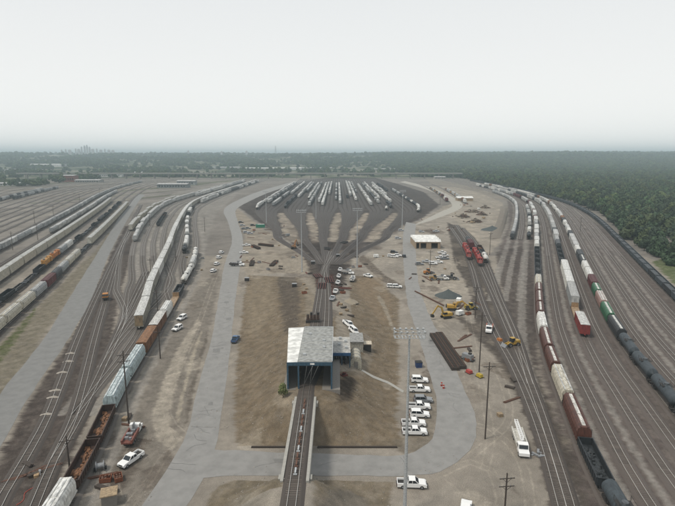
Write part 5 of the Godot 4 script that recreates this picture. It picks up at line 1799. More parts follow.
func site_buildings():
	# repair shop with three pale gabled roofs
	var p := g(428, 249)
	var o := thing("repair_shop", "shop building with white ridged roof and two dark open doorways", "building", p)
	var wall := mat("tanwall", Color(0.36, 0.27, 0.18), 0.85)
	var W := 17.5
	var Dp := 26.0
	# side, back and front walls with three open doorways, and a floor inside
	for q in [[Vector3(-W / 2 + 0.15, 2.5, -Dp / 2 - 0.6), Vector3(0.3, 5.2, Dp)], [Vector3(W / 2 - 0.15, 2.5, -Dp / 2 - 0.6), Vector3(0.3, 5.2, Dp)], [Vector3(0, 2.5, -Dp - 0.45), Vector3(W - 0.62, 5.2, 0.3)], [Vector3(-8.3, 2.5, -0.75), Vector3(0.26, 5.2, 0.3)], [Vector3(-5.7, 2.5, -0.75), Vector3(1.0, 5.2, 0.3)], [Vector3(0.55, 2.5, -0.75), Vector3(3.5, 5.2, 0.3)], [Vector3(7.65, 2.5, -0.75), Vector3(1.5, 5.2, 0.3)], [Vector3(-7.2, 4.6, -0.75), Vector3(1.9, 1.0, 0.28)], [Vector3(-3.2, 4.6, -0.75), Vector3(3.9, 1.0, 0.28)], [Vector3(4.6, 4.6, -0.75), Vector3(4.5, 1.0, 0.28)]]:
		var w := MB.new()
		w.box(q[0], q[1])
		part("wall", w, wall, o)
	var fl := MB.new()
	fl.box(Vector3(0, 0.02, -Dp / 2 - 0.6), Vector3(W - 0.7, 0.1, Dp - 0.6))
	part("floor", fl, mats.concrete, o)
	for k in 4:
		var r := MB.new()
		var z := -0.2 - k * Dp / 4
		r.prism_x([Vector2(z, 5.0), Vector2(z - Dp / 4 + 0.05, 5.0), Vector2(z - Dp / 8, 6.6)], -W / 2 - 0.4, W / 2 + 0.4)
		part("roof", r, mats.whiteroof, o)
	var s2 := thing("storage_shed", "long low shed with plain white roof behind the scrap piles", "shed", g(465, 201))
	var a := MB.new()
	a.box(Vector3(0, 2.2, -6), Vector3(22, 4.4, 14))
	part("wall", a, wall, s2)
	var b := MB.new()
	b.prism_x([Vector2(1.6, 4.3), Vector2(-13.6, 4.3), Vector2(-6, 6.4)], -11.6, 11.6)
	part("roof", b, mats.whiteroof, s2)
	var gc := thing("green_container", "green site container with pale roof beside parked cars", "container", g(260.5, 227.5), 0.1)
	var gb := MB.new()
	gb.box(Vector3(0, 1.5, 0), Vector3(8.0, 2.8, 3.0))
	part("body", gb, mat("plant_green", Color(0.02, 0.2, 0.12), 0.6), gc)
	var gr := MB.new()
	gr.box(Vector3(0.5, 3.0, -0.4), Vector3(6.0, 0.14, 2.0))
	part("roof_panel", gr, mats.whiteroof, gc)
	# blue bin in the parking row
	var bn := thing("waste_bin", "dark blue lidded waste bin at the end of the parked trucks", "bin", g(418.5, 367), 0.1)
	var e := MB.new()
	e.taper(Vector3(0, 0.85, 0), Vector3(1.8, 1.7, 1.6), 1.12, 1.1)
	part("body", e, mat("plant_blue", Color(0.02, 0.05, 0.15), 0.6), bn)
	var f := MB.new()
	f.box(Vector3(0, 1.78, 0), Vector3(2.1, 0.12, 1.85))
	part("lid", f, mats.tyre, bn)
	heap("gravel_pile", 448, 296, 6.6, 6.0, 3.4, mat("slategravel", Color(0.085, 0.1, 0.1), 0.95, 0.0, "gravel", 0.3), "cone of dark green grey gravel on the pale work ground", "gravel pile")
	heap("gravel_pile", 492, 230, 10.0, 9.0, 4.0, mats.slategravel, "dark gravel mound beside the earth bank and scrap", "gravel pile", 2)
	heap("dirt_pile", 350, 302, 3.4, 4.0, 1.8, mat("tanearth", Color(0.34, 0.29, 0.22), 0.95, 0.0, "gravel", 0.3), "small tan earth pile at the top of the hump behind the annex", "dirt pile", 3)
	var bank := thing("earth_bank", "long brown earth bank between work ground and grey tracks", "earth bank", Vector3.ZERO)
	var kb := MB.new()
	var last := []
	for k in 41:
		var dd := lerpf(400.0, 660.0, k / 40.0)
		var cx := 0.0
		for i in line_p.size() - 1:
			if dd >= line_p[i].y and dd <= line_p[i + 1].y: cx = lerpf(line_p[i].x, line_p[i + 1].x, (dd - line_p[i].y) / (line_p[i + 1].y - line_p[i].y)) - 33.0
		var hh := 4.2 * sin(PI * clampf(k / 40.0, 0.02, 0.98)) * (0.85 + 0.3 * nz.get_noise_1d(k * 30.0))
		var row := []
		for q in [[-5.5, -0.1], [-3.0, 0.55], [-1.0, 1.0], [1.0, 0.95], [3.2, 0.5], [5.0, -0.1]]: row.append(Vector3(cx + q[0] * (1.0 + 0.15 * nz.get_noise_2d(k * 40.0, q[0] * 50.0)), q[1] * hh, -dd))
		if last:
			for i in 5: kb.quad(last[i], last[i + 1], row[i + 1], row[i], Vector3(cx, -60, -dd))
		last = row
	part("bank", kb, mat("bankearth", Color(0.215, 0.185, 0.15), 0.95, 0.0, "gravel", 0.3), bank)
	for q in [[71.5, 354], [69.5, 362], [63.5, 373], [57, 391], [54.5, 398], [48, 415]]:
		heap("gravel_pile", q[0], q[1], 2.3, 0.9, 0.75, mat("freshgravel", Color(0.42, 0.38, 0.33), 0.95, 0.0, "gravel", 0.4), "small pale gravel heap dumped across the ladder track by the paved road", "gravel pile", int(q[0]))
	# scrap heaps
	var names := [[472, 212, 9.0, "rust brown scrap heap behind the repair shop"], [463, 217, 7.0, "brown heap of old sleepers beside the scrap"], [482, 215, 6.0, "reddish scrap heap beside the gravel mound"], [475, 222, 7.0, "low rusty wheel and axle heap in the scrap yard"], [485, 208, 6.0, "grey brown rubble heap under the service road"]]
	for q in names:
		var pt := g(q[0], q[1])
		var t := thing("scrap_heap", q[3], "scrap heap", pt)
		for k in 3:
			var m := MB.new()
			for i in 44:
				var rr: float = q[2] * sqrt(rng.randf())
				var an := rng.randf() * TAU
				m.box(Vector3(cos(an) * rr, maxf(0.2, (1.0 - rr / q[2]) * 4.5 * rng.randf()), sin(an) * rr), Vector3(rng.randf_range(0.4, 3.5), rng.randf_range(0.3, 0.8), rng.randf_range(0.3, 1.0)), Basis(Vector3.UP, rng.randf() * PI))
			part("scrap_pieces", m, [mats.rustrail, mats.wood, mats.tanearth][k], t).set_meta("kind", "stuff")
	# track panels and rails
	var pa := g(433, 333)
	var pb := g(460, 374)
	var tn := atan2(pb.x - pa.x, pb.z - pa.z)
	var mid := Vector2(446.5, 351)
	for k in 2:
		panel_stack(mid.x - 3.2 + k * 6.4, mid.y + 0.6 - k * 1.2, tn, 31.0, 3, ["stack of rusty track panels on pale dirt, on the road side", "stack of rusty track panels on pale dirt, on the machine side"][k])
	panel_stack(252, 264, 0.1, 13, 3, "dark track panel stack at the head of the hump road, by the loaded trailer")
	panel_stack(274, 264, -0.1, 14, 3, "dark track panel stack at the brink of the hump slope")
	panel_stack(256, 248, 0.5, 13, 4, "dark track panel stack beside the white trucks")
	panel_stack(266, 246, 1.0, 13, 4, "dark track panel stack lying askew near the old excavator")
	var rb := thing("steel_beam", "long rusty steel beam lying on pale dirt near the excavator", "beam", g(428.5, 298.5), atan2(g(440, 304).x - g(417, 292.5).x, g(440, 304).z - g(417, 292.5).z))
	var bm := MB.new()
	bm.box(Vector3(0, 0.55, 0), Vector3(0.5, 0.08, 26)); bm.box(Vector3(0, 0.1, 0), Vector3(0.5, 0.08, 26)); bm.box(Vector3(0, 0.32, 0), Vector3(0.1, 0.4, 26))
	part("beam", bm, mats.rustrail, rb)
	# group retarders and control gear in the throat
	for q in [[322, 287, 12.0, 0.0, "red brown retarder bank beside the line of white trucks"], [329, 281, 12.0, 0.1, "red brown retarder bank at the foot of the hump grade"], [318, 277, 8.0, 0.25, "dark retarder bank where the tracks begin to fan out"], [327, 249, 10.0, 0.05, "black group retarder between the pale gravel wedges"], [344, 243, 8.0, -0.35, "black group retarder at the tip of a gravel wedge"]]:
		var t := thing("track_retarder", q[4], "retarder", gt(q[0], q[1]), q[3])
		for s in [-1.6, -0.6, 0.6, 1.6]:
			var c := MB.new()
			c.box(Vector3(s, 0.75, 0), Vector3(0.3, 0.35, q[2]))
			part("beam", c, mat("retarderred", Color(0.13, 0.035, 0.025), 0.8) if q[1] > 275 else mats.bogie, t)
		for k in 6:
			var c := MB.new()
			c.box(Vector3(0, 0.5, (k - 2.5) * q[2] / 6.0), Vector3(4.2, 0.5, 0.5))
			part("cross_beam", c, mats.bogie, t)
	for q in [[313, 264, "dark signal cabinet in the throat of the tracks"], [338, 257, "dark relay cabinet beside the fan of tracks"], [247, 281, "black box at the corner of the hump slope"], [294.5, 287, "black drum on the dark strip of the hump slope"]]:
		var t := thing("equipment_cabinet", q[2], "cabinet", gt(q[0], q[1]))
		var c := MB.new()
		c.box(Vector3(0, 0.8, 0), Vector3(2.2, 1.9, 1.6))
		part("body", c, mats.bogie, t)
		var r := MB.new()
		r.taper(Vector3(0, 1.86, 0), Vector3(2.5, 0.2, 1.9), 0.8, 0.8)
		part("roof", r, mats.steel, t)
	# litter of the work sites at the bottom of the yard
	var bx := thing("site_hut", "tan plywood hut with dark side beside the rust gondolas", "hut", g(110, 503), 0.35)
	var c1 := MB.new()
	c1.box(Vector3(0, 1.1, 0), Vector3(2.6, 2.4, 2.6))
	part("wall", c1, mats.oldconcrete, bx)
	var c2 := MB.new()
	c2.box(Vector3(0, 2.4, 0), Vector3(3.0, 0.18, 3.0))
	part("roof", c2, mat("plywood", Color(0.36, 0.27, 0.17), 0.85), bx)
	var cabn := thing("cable_reel", "grey cable reel on its trailer beside the rust gondolas", "reel", g(100.5, 470), 0.4)
	var rl := MB.new()
	rl.cyl(Vector3(-0.8, 1.0, 0), Vector3(-0.65, 1.0, 0), 1.0, 1.0, 18); rl.cyl(Vector3(0.65, 1.0, 0), Vector3(0.8, 1.0, 0), 1.0, 1.0, 18)
	rl.cyl(Vector3(-0.7, 1.0, 0), Vector3(0.7, 1.0, 0), 0.6, 0.6, 14)
	part("reel", rl, mats.steel, cabn)
	var tg := MB.new()
	tg.bar(Vector3(-0.9, 0.45, -1.6), Vector3(-0.9, 0.45, 1.4), 0.12, 0.12); tg.bar(Vector3(0.9, 0.45, -1.6), Vector3(0.9, 0.45, 1.4), 0.12, 0.12); tg.box(Vector3(0, 0.45, -1.6), Vector3(1.9, 0.12, 0.12)); tg.bar(Vector3(0, 0.45, 1.4), Vector3(0, 0.05, 2.6), 0.12, 0.12)
	part("trailer_frame", tg, mats.bogie, cabn)
	wheels(cabn, [Vector2(-1.1, 0), Vector2(1.1, 0)], 0.36)
	var sw := thing("switch_machine", "small orange and grey switch machine between the ladder tracks", "switch machine", g(37, 476), 0.4)
	var s1 := MB.new()
	s1.box(Vector3(0, 0.3, 0), Vector3(0.9, 0.6, 1.6)); s1.box(Vector3(0, 0.1, 0), Vector3(3.2, 0.16, 0.3))
	part("housing", s1, mat("plant_tan", Color(0.4, 0.27, 0.15), 0.7), sw)
	var s3 := MB.new()
	s3.cyl(Vector3(0.7, 0, 0.4), Vector3(0.7, 1.3, 0.4), 0.07, 0.07, 6); s3.box(Vector3(0.7, 1.35, 0.4), Vector3(0.4, 0.4, 0.06))
	part("target", s3, mats.lens, sw)
	var hs := thing("hose", "red hose lying between the ladder tracks", "hose", g(26, 495), 0.0)
	var hm := MB.new()
	for k in 10: hm.bar(Vector3(0.5 * sin(k * 0.9), 0.06, 3.0 - k * 0.7), Vector3(0.5 * sin((k + 1) * 0.9), 0.06, 3.0 - (k + 1) * 0.7), 0.12, 0.1)
	part("hose", hm, mat("plant_red", Color(0.35, 0.05, 0.03), 0.7), hs)
	for q in [[441.5, 386], [443.5, 388.5]]:
		var t := thing("safety_barrel", "red safety barrel standing on the grey road by the parked trucks", "barrel", g(q[0], q[1]) + Vector3(0, 0.05, 0), 0.0, "red barrels on the road")
		var m := MB.new()
		m.cyl(Vector3(0, 0, 0), Vector3(0, 1.05, 0), 0.32, 0.25, 12)
		part("barrel", m, mats.plant_red, t)
		var n := MB.new()
		n.cyl(Vector3(0, 0.6, 0), Vector3(0, 0.75, 0), 0.3, 0.29, 12)
		part("band", n, mats.whiteroof, t)
	for q in [[479.5, 377, Color(0.45, 0.33, 0.03), "small yellow pump at the foot of a utility pole"], [469, 373, Color(0.4, 0.05, 0.04), "small red pallet of parts beside the track panels"], [499.5, 341, Color(0.45, 0.16, 0.03), "small orange track tool near the yellow tractor"]]:
		var t := thing("site_equipment", q[3], "equipment", g(q[0], q[1]), 0.5)
		var m := MB.new()
		m.taper(Vector3(0, 0.55, 0), Vector3(1.3, 0.9, 1.9), 0.8, 0.85)
		part("housing", m, mat("plant_" + q[2].to_html(false), q[2], 0.6), t)
		var n := MB.new()
		n.box(Vector3(0, 0.08, 0), Vector3(1.6, 0.16, 2.2)); n.bar(Vector3(0, 0.2, 1.0), Vector3(0, 0.6, 2.2), 0.08, 0.08)
		part("skid", n, mats.bogie, t)
	var mc := thing("compressor", "grey wheeled compressor beside the track panels", "compressor", g(467.5, 360), 0.7)
	var m1 := MB.new()
	m1.taper(Vector3(0, 1.3, 0), Vector3(1.9, 1.6, 3.6), 0.85, 0.9)
	part("housing", m1, mats.steel, mc)
	var m2 := MB.new()
	m2.box(Vector3(0, 0.45, 0), Vector3(1.7, 0.2, 4.6)); m2.box(Vector3(0.3, 2.3, 0.6), Vector3(0.8, 0.5, 0.9))
	part("frame", m2, mats.bogie, mc)
	wheels(mc, [Vector2(-1.0, -0.7), Vector2(1.0, -0.7), Vector2(-1.0, 0.9), Vector2(1.0, 0.9)], 0.4)
	for q in [[538, 452], [541, 457], [535, 455]]:
		var t := thing("spare_part", "grey cast track part dropped beside the engine tracks", "track part", g(q[0], q[1]), q[0] * 0.7, "loose track parts")
		var m := MB.new()
		m.box(Vector3(0, 0.2, 0), Vector3(0.5, 0.35, 1.6)); m.box(Vector3(0.4, 0.12, 0.3), Vector3(0.9, 0.2, 0.4))
		part("casting", m, mats.steel, t)

func clutter():
	var r := RandomNumberGenerator.new()
	r.seed = 77
	# [px, py, half-width in px, half-height in px, how many, where]
	for z in [[268, 238, 26, 12, 15, "on the dirt between green container and old excavator"], [270, 262, 32, 8, 12, "on the dirt by the dark panel stacks"], [325, 284, 9, 14, 14, "beside the red retarders at the foot of the hump"], [345, 312, 7, 14, 6, "along the lane behind the annex"], [368, 262, 16, 7, 6, "on the dirt below the dark strip"], [432, 276, 22, 8, 10, "on the work ground below the car park"], [440, 222, 22, 9, 12, "on the dirt behind the repair shop"], [474, 214, 16, 10, 16, "in the scrap yard"], [462, 308, 16, 9, 8, "around the yellow excavators"], [464, 350, 9, 14, 6, "beside the long rusty track panels"], [110, 486, 10, 14, 5, "by the plywood hut and the rust gondolas"], [132, 425, 7, 8, 3, "beside the pale blue hoppers"], [505, 400, 10, 20, 4, "beside the engine tracks' dark ground"], [36, 466, 8, 10, 4, "between the ladder tracks"], [196, 262, 10, 12, 4, "along the dirt road by the mixed train"]]:
		for k in z[4]:
			var p := gt(z[0] + r.randf_range(-1, 1) * z[2], z[1] + r.randf_range(-1, 1) * z[3])
			if p.z > -84.0: continue
			if absf(p.x - AXIS) < 5.0 and p.z > -290.0: p.x += 6.5 * signf(p.x - AXIS + 0.01)
			p.y = terrain(p.x, p.z)
			var kind := r.randi() % 5
			if kind == 3 and (k % 2 or p.z > -190.0): kind = 1 if k % 3 else 4
			var red: bool = z[5].contains("retarders")
			var turn := r.randf() * PI
			match kind:
				0:
					var o := thing("pallet_stack", "stack of weathered wooden pallets " + z[5], "pallets", p, turn, "pallets " + z[5])
					for i in 4:
						var m := MB.new()
						for w in 5: m.box(Vector3(-0.5 + w * 0.25, 0.12 + i * 0.22, 0), Vector3(0.18, 0.06, 1.3))
						m.box(Vector3(0, 0.05 + i * 0.22, 0), Vector3(1.2, 0.1, 1.2))
						part("pallet", m, mat("plywood", Color(0.36, 0.27, 0.17), 0.85), o)
				1:
					var o := thing("rail_bundle", "bundle of rusty rail lengths " + z[5], "rails", p, turn, "rail bundles " + z[5])
					var L := r.randf_range(5.0, 11.0)
					for i in 7:
						var m := MB.new()
						m.box(Vector3((i % 4) * 0.22 - 0.33, 0.09 + int(i / 4.0) * 0.17, r.randf_range(-0.4, 0.4)), Vector3(0.14, 0.16, L))
						part("rail", m, mats.retarderred if red else mats.rustrail, o)
				2:
					var o := thing("parts_crate", "open steel crate of track parts " + z[5], "crate", p, turn, "parts crates " + z[5])
					var m := MB.new()
					m.box(Vector3(0, 0.15, 0), Vector3(2.2, 0.1, 1.5))
					for s in [-1.0, 1.0]:
						m.box(Vector3(s * 1.06, 0.6, 0), Vector3(0.08, 0.9, 1.5)); m.box(Vector3(0, 0.6, s * 0.71), Vector3(2.04, 0.9, 0.08))
					part("crate", m, mat("plant_orange2", Color(0.24, 0.08, 0.035), 0.7) if red or k % 2 else mats.steel, o)
					var n := MB.new()
					for i in 12: n.box(Vector3(r.randf_range(-0.8, 0.8), 0.6 + r.randf() * 0.4, r.randf_range(-0.5, 0.5)), Vector3(0.4, 0.25, 0.3), Basis(Vector3.UP, r.randf() * 3))
					part("parts", n, mats.rustrail, o).set_meta("kind", "stuff")
				3:
					var o := thing("site_trailer", "small box trailer " + z[5], "trailer", p, turn, "box trailers " + z[5])
					var m := MB.new()
					m.box(Vector3(0, 1.25, 0), Vector3(1.9, 1.6, 3.0)); m.bar(Vector3(0, 0.45, 1.8), Vector3(0, 0.4, 3.0), 0.12, 0.12)
					part("body", m, [mats.whiteroof, mats.steel, mats.plywood][k % 3], o)
					wheels(o, [Vector2(-0.95, 0.2), Vector2(0.95, 0.2)], 0.36)
				4:
					var o := thing("sleeper_stack", "stack of dark used sleepers " + z[5], "sleepers", p, turn, "sleeper stacks " + z[5])
					for i in 9:
						var m := MB.new()
						m.box(Vector3((i % 3) * 0.32 - 0.32, 0.1 + int(i / 3.0) * 0.21, r.randf_range(-0.15, 0.15)), Vector3(0.27, 0.19, 2.6))
						part("sleeper", m, mats.wood, o)

func site_vehicles():
	vehicle("car", "white", 419.5, 382, 95, "white sport utility vehicle parked at the blue bin's end of the row")
	vehicle("pickup", "white", 419.5, 391.5, 93, "white pickup in the parked row, between the two white sport utility vehicles", "")
	vehicle("car", "grey", 423, 402, 92, "dark grey car in the row of parked white trucks")
	vehicle("pickup", "white", 419, 408.5, 94, "white pickup parked directly beside the dark grey car", "")
	vehicle("car", "white", 419.5, 416.5, 95, "white sport utility vehicle in the middle of the parked row")
	vehicle("pickup", "white", 413.5, 425.5, 92, "one of two white pickups parked together by the road bend", "two pickups by the road bend")
	vehicle("pickup", "white", 414.5, 434, 92, "one of two white pickups parked together by the road bend", "two pickups by the road bend")
	vehicle("pickup", "white", 411.5, 486.5, 93, "white pickup on dirt just across the road from the parked row")
	vehicle("pickup", "white", 465, 514, 20, "white pickup on the dirt apron beside the utility pole")
	vehicle("pickup", "white", 131.5, 462, 205, "white crew cab pickup on dirt beside the rust gondolas")
	vehicle("car", "white", 177.5, 330, 196, "white van-like car on the dirt road beside the mixed train", "two cars on the dirt road")
	vehicle("car", "white", 182, 319.5, 196, "white van-like car on the dirt road beside the mixed train", "two cars on the dirt road")
	vehicle("pickup", "blue", 235.5, 341, 2, "blue pickup on the road beside the dead grass slope")
	for q in [[221.5, 253.5], [219, 258.5], [217, 265], [213.5, 272]]:
		vehicle("car", "white", q[0], q[1], 12, "white car in the line parked along the western road edge", "cars along the western road edge")
	vehicle("car", "black", 404, 257, 0, "black car driving on the road past the repair shop")
	vehicle("car", "white", 391.5, 287.5, 95, "white car parked off the road at the end of the dark strip", "two cars at the dark strip")
	vehicle("car", "white", 397, 287.8, 95, "white car parked off the road at the end of the dark strip", "two cars at the dark strip")
	for q in [[391, 257], [394.5, 257.5], [398, 256.5], [394, 253]]:
		vehicle("car", "white" if q[0] != 394 else "black", q[0], q[1], 100, "car in the small cluster opposite the repair shop", "cars opposite the repair shop")
	vehicle("car", "silver", 398, 239, 90, "silver car parked where the road leaves the bowl")
	vehicle("car", "silver", 401, 231, 80, "silver car parked beside a floodlight mast at the bowl")
	for q in [[340, 271], [338.5, 277.5], [337.5, 284], [335.5, 293]]:
		vehicle("pickup", "white", q[0], q[1], 8, "white pickup in the line beside the red retarders", "pickups beside the retarders")
	vehicle("pickup", "silver", 332.5, 300, 10, "silver pickup at the end of the line beside the red retarders")
	work_truck(352.5, 281, 10, Color(0.55, 0.53, 0.5), false, "white flatbed truck with gear beside the line of pickups", 7.5)
	work_truck(347.5, 274, 100, Color(0.5, 0.48, 0.45), false, "white service truck turned across the head of the hump", 7.0)
	vehicle("pickup", "white", 368, 277, 140, "white pickup on the brown slope near the dark strip")
	vehicle("pickup", "white", 348, 326, 150, "white pickup on the hump behind the annex", "pickups behind the annex")
	vehicle("car", "white", 353.5, 333, 150, "white car on the hump behind the annex")
	for q in [[442, 253.5, 80], [445, 256.5, 75], [444.5, 259.5, 80], [440, 258.5, 85], [426.5, 262.5, 100], [433, 264.5, 95], [419.5, 265, 90], [438, 263, 95], [421.5, 232.5, 90], [436, 232, 88]]:
		vehicle("car" if int(q[0]) % 2 else "pickup", ["white", "silver", "white", "white", "grey"][int(q[0]) % 5], q[0], q[1], q[2], "vehicle in the loose car park around the repair shop", "vehicles around the repair shop")
	for q in [[241, 223], [242.5, 226], [244, 229.5], [246, 233], [248, 229], [250, 234], [253, 226]]:
		vehicle("car", ["grey", "black", "silver", "red"][int(q[0]) % 4], q[0], q[1], 70, "car in the dirt lot beside the green container", "cars beside the green container")
	vehicle("pickup", "white", 244, 253.5, 80, "white pickup beside the dark track panel stacks", "pickups at the panel stacks")
	vehicle("pickup", "white", 246.5, 246, 75, "white pickup beside the dark track panel stacks", "pickups at the panel stacks")
	work_truck(133, 438, 355, Color(0.2, 0.07, 0.05), false, "white work truck with red bed beside the pale blue hoppers", 9.0)
	work_truck(520, 446, 190, Color(0.6, 0.58, 0.52), true, "white boom truck with lattice boom beside the engine tracks", 10.5)
	work_truck(489, 331, 200, Color(0.35, 0.09, 0.04), false, "white rail truck with red rear at the dark engine track", 7.5)
	work_truck(442.5, 280, 90, Color(0.6, 0.58, 0.52), false, "white truck between the loaders on the work ground", 6.5)
	work_truck(237, 266, 95, Color(0.06, 0.05, 0.05), false, "dark loaded flatbed truck at the road's edge by the panel stacks", 9.0)
	excavator(446, 318, -110, Color(0.48, 0.3, 0.05), "yellow excavator with raised arm on the pale work ground")
	excavator(452, 310, 100, Color(0.46, 0.27, 0.04), "yellow excavator reaching along the dark ground beside the other", 0.75)
	excavator(294, 249, 20, Color(0.3, 0.13, 0.03), "old rust orange excavator by the throat of the bowl", 1.1)
	loader(512, 346, 250, Color(0.48, 0.3, 0.05), "yellow wheel tractor on the dark engine track ground")
	loader(470.5, 309.5, 80, Color(0.45, 0.33, 0.05), "yellow loader standing under the utility pole on pale ground")
	loader(434.5, 280, 90, Color(0.3, 0.18, 0.05), "brown yellow loader on the work ground below the car park")
	loader(451.5, 279.5, 100, Color(0.05, 0.045, 0.04), "black loader beside the white truck on the work ground")
	loader(428, 274, 60, Color(0.42, 0.16, 0.03), "orange loader beside the car park of the repair shop")

func site_poles():
	var hm := 33.0
	mast(404.5, 513, 34.5, "tall galvanised floodlight mast beside the row of parked trucks")
	mast(302, 272, 34.0, "tall floodlight mast at the top of the dead grass slope")
	mast(357, 268, 34.0, "tall floodlight mast behind the line of white pickups")
	mast(402, 228, hm, "tall floodlight mast where the eastern road meets the bowl")
	mast(266.5, 223, 30.0, "tall floodlight mast behind the green container")
	mast(316, 219, hm, "tall floodlight mast standing in the gravel wedges of the bowl")
	for q in [[129, 424, 346, 0.3, 2, "wooden utility pole beside the pale blue hoppers"], [160.5, 358.5, 329, 0.3, 1, "wooden utility pole beside the brown boxcars"], [70, 471, 436, 0.4, 1, "leaning-looking wooden pole between ladder tracks and rust gondola"], [479, 372, 311, 0.0, 1, "wooden utility pole by the small yellow pump"], [475, 318, 285, 0.0, 2, "wooden utility pole behind the yellow loader"], [485, 439, 358, 0.1, 1, "wooden utility pole on the dirt beside the road bend"], [504.5, 512, 477, 0.1, 2, "wooden utility pole with double crossarms on the bottom dirt apron"], [158.5, 322, 290, 0.2, 1, "wooden utility pole beside the white-roofed string's end"], [151.5, 281, 258, 0.2, 1, "wooden utility pole between ladder and white-roofed string"], [430, 268, 250, 0.0, 1, "wooden utility pole by the repair shop's doors"], [489.5, 255, 232, 0.0, 1, "wooden utility pole beside the dark gravel mound"]]:
		var p := gt(q[0], q[1])
		utility_pole(q[0], q[1], clampf(height_at(p, q[2]), 8.0, 19.0), q[3], q[5], q[4])
	for q in [[13, 250], [38, 240], [54, 218], [80, 203], [35, 224], [100, 196], [150, 226], [176, 262], [205, 232], [440, 205], [444, 196], [580, 232]]:
		utility_pole(q[0], q[1], 13.0, 0.3, "wooden pole standing among the outlying tracks")

func far_things():
	# viaduct over the far end of the yard
	var v := thing("road_viaduct", "long grey road viaduct on piers crossing the far end of the yard", "bridge", Vector3(-275, 0, -1460))
	var b := MB.new()
	b.box(Vector3(0, 13.2, 0), Vector3(1250, 2.2, 14))
	part("deck", b, mat("viaduct", Color(0.2, 0.2, 0.19), 0.9), v)
	for s in [-1.0, 1.0]:
		var r := MB.new()
		r.box(Vector3(0, 15.0, s * 6.8), Vector3(1250, 1.3, 0.4))
		part("parapet", r, mats.concrete, v)
	for k in 31:
		var p := MB.new()
		for s in [-1.0, 1.0]: p.box(Vector3(0, 5.8, s * 4.5), Vector3(2.2, 12.6, 2.2))
		p.box(Vector3(0, 11.4, 0), Vector3(2.6, 1.4, 13))
		part("pier", p, mats.oldconcrete, v).position.x = -600 + k * 40.0
	# buildings beyond the yard: [px, base py, width m, depth m, height m, colour, label]
	var white := Color(0.68, 0.68, 0.66)
	var tan := Color(0.42, 0.38, 0.32)
	for q in [[68.5, 182, 30, 22, 16, Color(0.2, 0.07, 0.05), "red brick building under the viaduct's end"], [87, 182.5, 60, 25, 6, Color(0.3, 0.29, 0.27), "long low grey building beside the brick one"], [110, 177, 70, 30, 9, white, "bright white warehouse behind the viaduct"], [172, 188, 60, 26, 8, Color(0.2, 0.22, 0.22), "low dark service building among the curving tracks"], [186, 185, 40, 18, 9, Color(0.3, 0.32, 0.32), "grey two-storey yard office behind the curving tracks"], [140, 175, 90, 40, 9, tan, "tan warehouse beyond the viaduct beside the white one"], [272, 171, 240, 60, 12, white, "very long pale warehouse beyond the bowl"], [225, 170, 130, 60, 12, Color(0.5, 0.5, 0.48), "pale grey warehouse beyond the viaduct"], [315, 170, 150, 50, 10, tan, "tan warehouse beyond the bowl's end"], [20, 172, 120, 60, 10, Color(0.5, 0.5, 0.49), "pale flat warehouse beyond the outermost string"], [45, 169, 160, 60, 11, white, "white flat warehouse among the western trees"], [8, 186, 60, 24, 6, Color(0.5, 0.5, 0.48), "pale low shed beside the outermost string"], [385, 171, 90, 40, 9, tan, "tan shed beside the far woods"], [440, 179, 30, 18, 6, Color(0.4, 0.38, 0.34), "small tan shed at the yard's far corner"], [568, 157.4, 300, 120, 22, white, "white building on the wooded ridge"], [398, 166.5, 120, 50, 12, Color(0.55, 0.53, 0.5), "pale building below the wooded ridge"]]:
		var p := g(q[0], q[1])
		if -p.z > 2300: p.y = hills(p.x, -p.z)
		var o := thing("warehouse" if q[2] > 50 else "yard_building", q[6], "building", p)
		var w := MB.new()
		w.box(Vector3(0, q[4] / 2.0 - 0.5, -q[3] / 2.0), Vector3(q[2], q[4], q[3]))
		var wc: Color = q[5]
		part("wall", w, mat("far_" + wc.to_html(false), wc, 0.8, 0.0, "grime", 0.03), o)
		var r := MB.new()
		r.prism_x([Vector2(1.0, q[4] - 0.5), Vector2(-q[3] - 1.0, q[4] - 0.5), Vector2(-q[3] / 2.0, q[4] + 1.2)], -q[2] / 2.0 - 0.6, q[2] / 2.0 + 0.6)
		part("roof", r, mat("far_roof", Color(0.45, 0.45, 0.44), 0.8, 0.0, "grime", 0.03) if wc != white else mats.whiteroof, o)
		var n := int(q[2] / 6.0)
		for k in mini(n, 12):
			var d := MB.new()
			d.box(Vector3((k - (mini(n, 12) - 1) / 2.0) * 5.5, q[4] * 0.45, 0.03), Vector3(2.6, q[4] * 0.35, 0.2))
			part("window", d, mats.glass, o)
	var dm := thing("storage_dome", "white storage dome among trees beyond the viaduct", "dome", g(192.5, 167.5))
	var db := MB.new()
	var rings := []
	for j in 9:
		var t := j / 8.0 * PI / 2
		rings.append(db.ring(Vector3(0, sin(t) * 22.0, 0), Vector3.UP, maxf(cos(t), 0.01) * 26.0, 28))
	db.loft(rings, Vector3(0, 5, 0), false, true)
	part("shell", db, mats.whiteroof, dm)
	var dv := MB.new()
	dv.cyl(Vector3(0, 21.6, 0), Vector3(0, 24, 0), 2.4, 2.2, 12)
	part("vent", dv, mats.galv, dm)
	# radio mast on the horizon
	var pm := Vector3(-485, 0, -4100)
	pm.y = hills(pm.x, 4100)
	var rm := thing("radio_mast", "thin lattice radio mast on the far horizon", "radio mast", pm)
	var ms := MB.new()
	for s in [Vector2(-1, -1), Vector2(1, -1), Vector2(1, 1), Vector2(-1, 1)]: ms.bar(Vector3(s.x * 7, -5, s.y * 7), Vector3(s.x * 1.5, 78, s.y * 1.5), 1.3, 1.3)
	for k in 14: ms.box(Vector3(0, k * 5.6, 0), Vector3(14 - k * 0.8, 0.7, 14 - k * 0.8))
	part("lattice", ms, mats.steel, rm)
	# the town on the horizon
	var r2 := RandomNumberGenerator.new()
	r2.seed = 8
